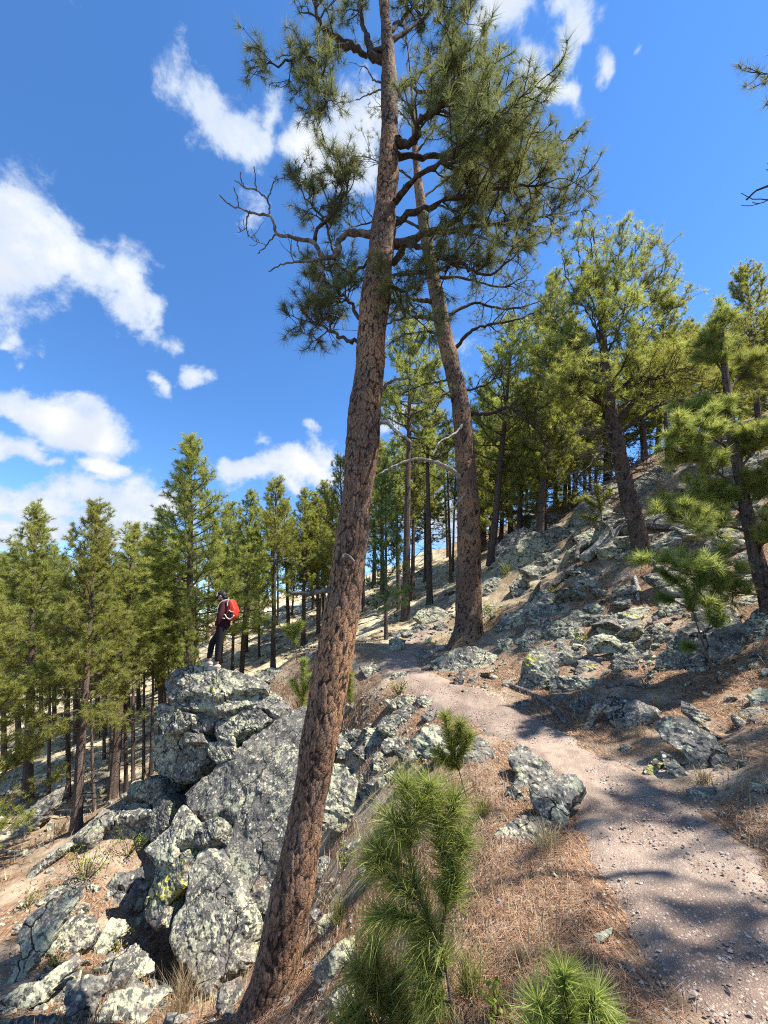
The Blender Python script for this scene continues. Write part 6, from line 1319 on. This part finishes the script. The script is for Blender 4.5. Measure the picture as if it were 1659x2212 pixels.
def dome(lo, hi, r, keep):
    th = np.linspace(0, 2*np.pi, 40, endpoint=False); ph = np.linspace(lo, hi, 12); V = []
    for p in ph:
        for t in th: V.append(hc+upv*.035+(RH@(np.array([math.cos(t)*math.cos(p)*1.06, math.sin(t)*math.cos(p)*.95, math.sin(p)*.95])*r)))
    T = []
    for i in range(11):
        for j in range(40):
            a, b = i*40+j, i*40+(j+1) % 40
            if keep(th[j]): T += [[a, b, b+40], [a, b+40, a+40]]
    return np.array(V), np.array(T)
cp = MB(); cp.add(*dome(-.05, 1.57, .105, lambda t: True)); cap = cp.build('cap', M['capblack'], P0, True)
fp = MB(); fp.add(*dome(.02, 1.15, .1085, lambda t: math.cos(t) > .25)); fp.build('front_panel', M['capwhite'], cap, True)
br = MB(); V = []; 
for i in range(9):
    a = -1.0+2.0*i/8
    for r, z in ((.095, 0), (.13, -.004), (.165*(1-.12*abs(a)), -.014)): V.append(hc+upv*(.03+z)+RH@np.array([math.cos(a)*r, math.sin(a)*r*.95, 0]))
V = np.array(V); T = []
for i in range(8):
    for j in range(2): a = i*3+j; T += [[a, a+1, a+4], [a, a+4, a+3]]
V = np.vstack([V, V-upv*.006]); T = np.vstack([T, np.array(T)[:, ::-1]+27]); br.add(V, T); br.build('brim', M['capblack'], cap)
# backpack: carried, so a thing of its own
BPo = np.array([PX, PY, FZ]); BP = empty('backpack', BPo+q(800, 960)); tag(BP, 'red backpack with dark mesh pocket and pale trim worn by the hiker', 'backpack')
def lathe_box(prof, w, mat, name, parent=BP):
    """closed body from a side outline (x, z), with rounded width w"""
    O = resample(np.vstack([prof, prof[:1]]), n=33)[:-1]; c = O.mean(0); V = []; lv = [(-.5, .72), (-.46, .9), (-.25, 1.0), (.25, 1.0), (.46, .9), (.5, .72)]
    for y, k in lv: V += [[c[0]+(p[0]-c[0])*k, y*w, c[1]+(p[1]-c[1])*k] for p in O]
    n = 32; T = []
    for i in range(5):
        for j in range(n): a, b = i*n+j, i*n+(j+1) % n; T += [[a, b+n, b], [a, a+n, b+n]]
    V += [[c[0], -.5*w, c[1]], [c[0], .5*w, c[1]]]; m = len(V)
    for j in range(n): T += [[m-2, j, (j+1) % n], [m-1, 5*n+(j+1) % n, 5*n+j]]
    V = np.array(V)+np.array([0, 0, 0]); V = V + fbm(V*14, 2)[:, None]*.006
    return obj(name, mesh_from(name, V+BPo-np.array(BP.location), np.array(T), M[mat], True), parent)
z2 = lambda p: np.array([q(*x)[[0, 2]] for x in p])
lathe_box(z2([(738, 570), (790, 575), (840, 670), (878, 745), (886, 830), (876, 885), (840, 935), (785, 955), (740, 925), (720, 800), (728, 660)]), .29, 'packred', 'main_body')
lathe_box(z2([(752, 800), (800, 780), (855, 800), (868, 850), (845, 890), (790, 905), (745, 880)]), .315, 'packdark', 'mesh_pocket')
for pts, r, nm in (([(770, 770), (820, 800), (865, 805)], .009, 'trim'), ([(715, 855), (750, 905), (810, 930), (855, 900), (878, 860)], .013, 'trim'), ([(745, 545), (735, 600), (730, 700)], .012, 'trim')):
    W_ = np.array([q(*p, -.155) for p in pts]); V, T = tube(resample(W_, n=12), r, 8); obj(nm, mesh_from(nm, V+BPo-np.array(BP.location), T, M['strap'], True), BP)
for s in (-1, 1):
    W_ = np.array([q(740, 575, s*.10), q(665, 590, s*.13), q(590, 640, s*.15), q(560, 730, s*.15), q(600, 830, s*.17), q(715, 850, s*.15)]); V, T = tube(resample(W_, n=24), .010, 8); obj('shoulder_strap', mesh_from('shoulder_strap', V+BPo-np.array(BP.location), T, M['strap'], True), BP)
W_ = np.array([q(720, 920, -.16), q(600, 905, -.18), q(535, 920, -.10), q(520, 930, 0), q(535, 920, .10), q(640, 915, .17)]); V, T = tube(resample(W_, n=24), .010, 8); obj('waist_strap', mesh_from('waist_strap', V+BPo-np.array(BP.location), T, M['strap'], True), BP)
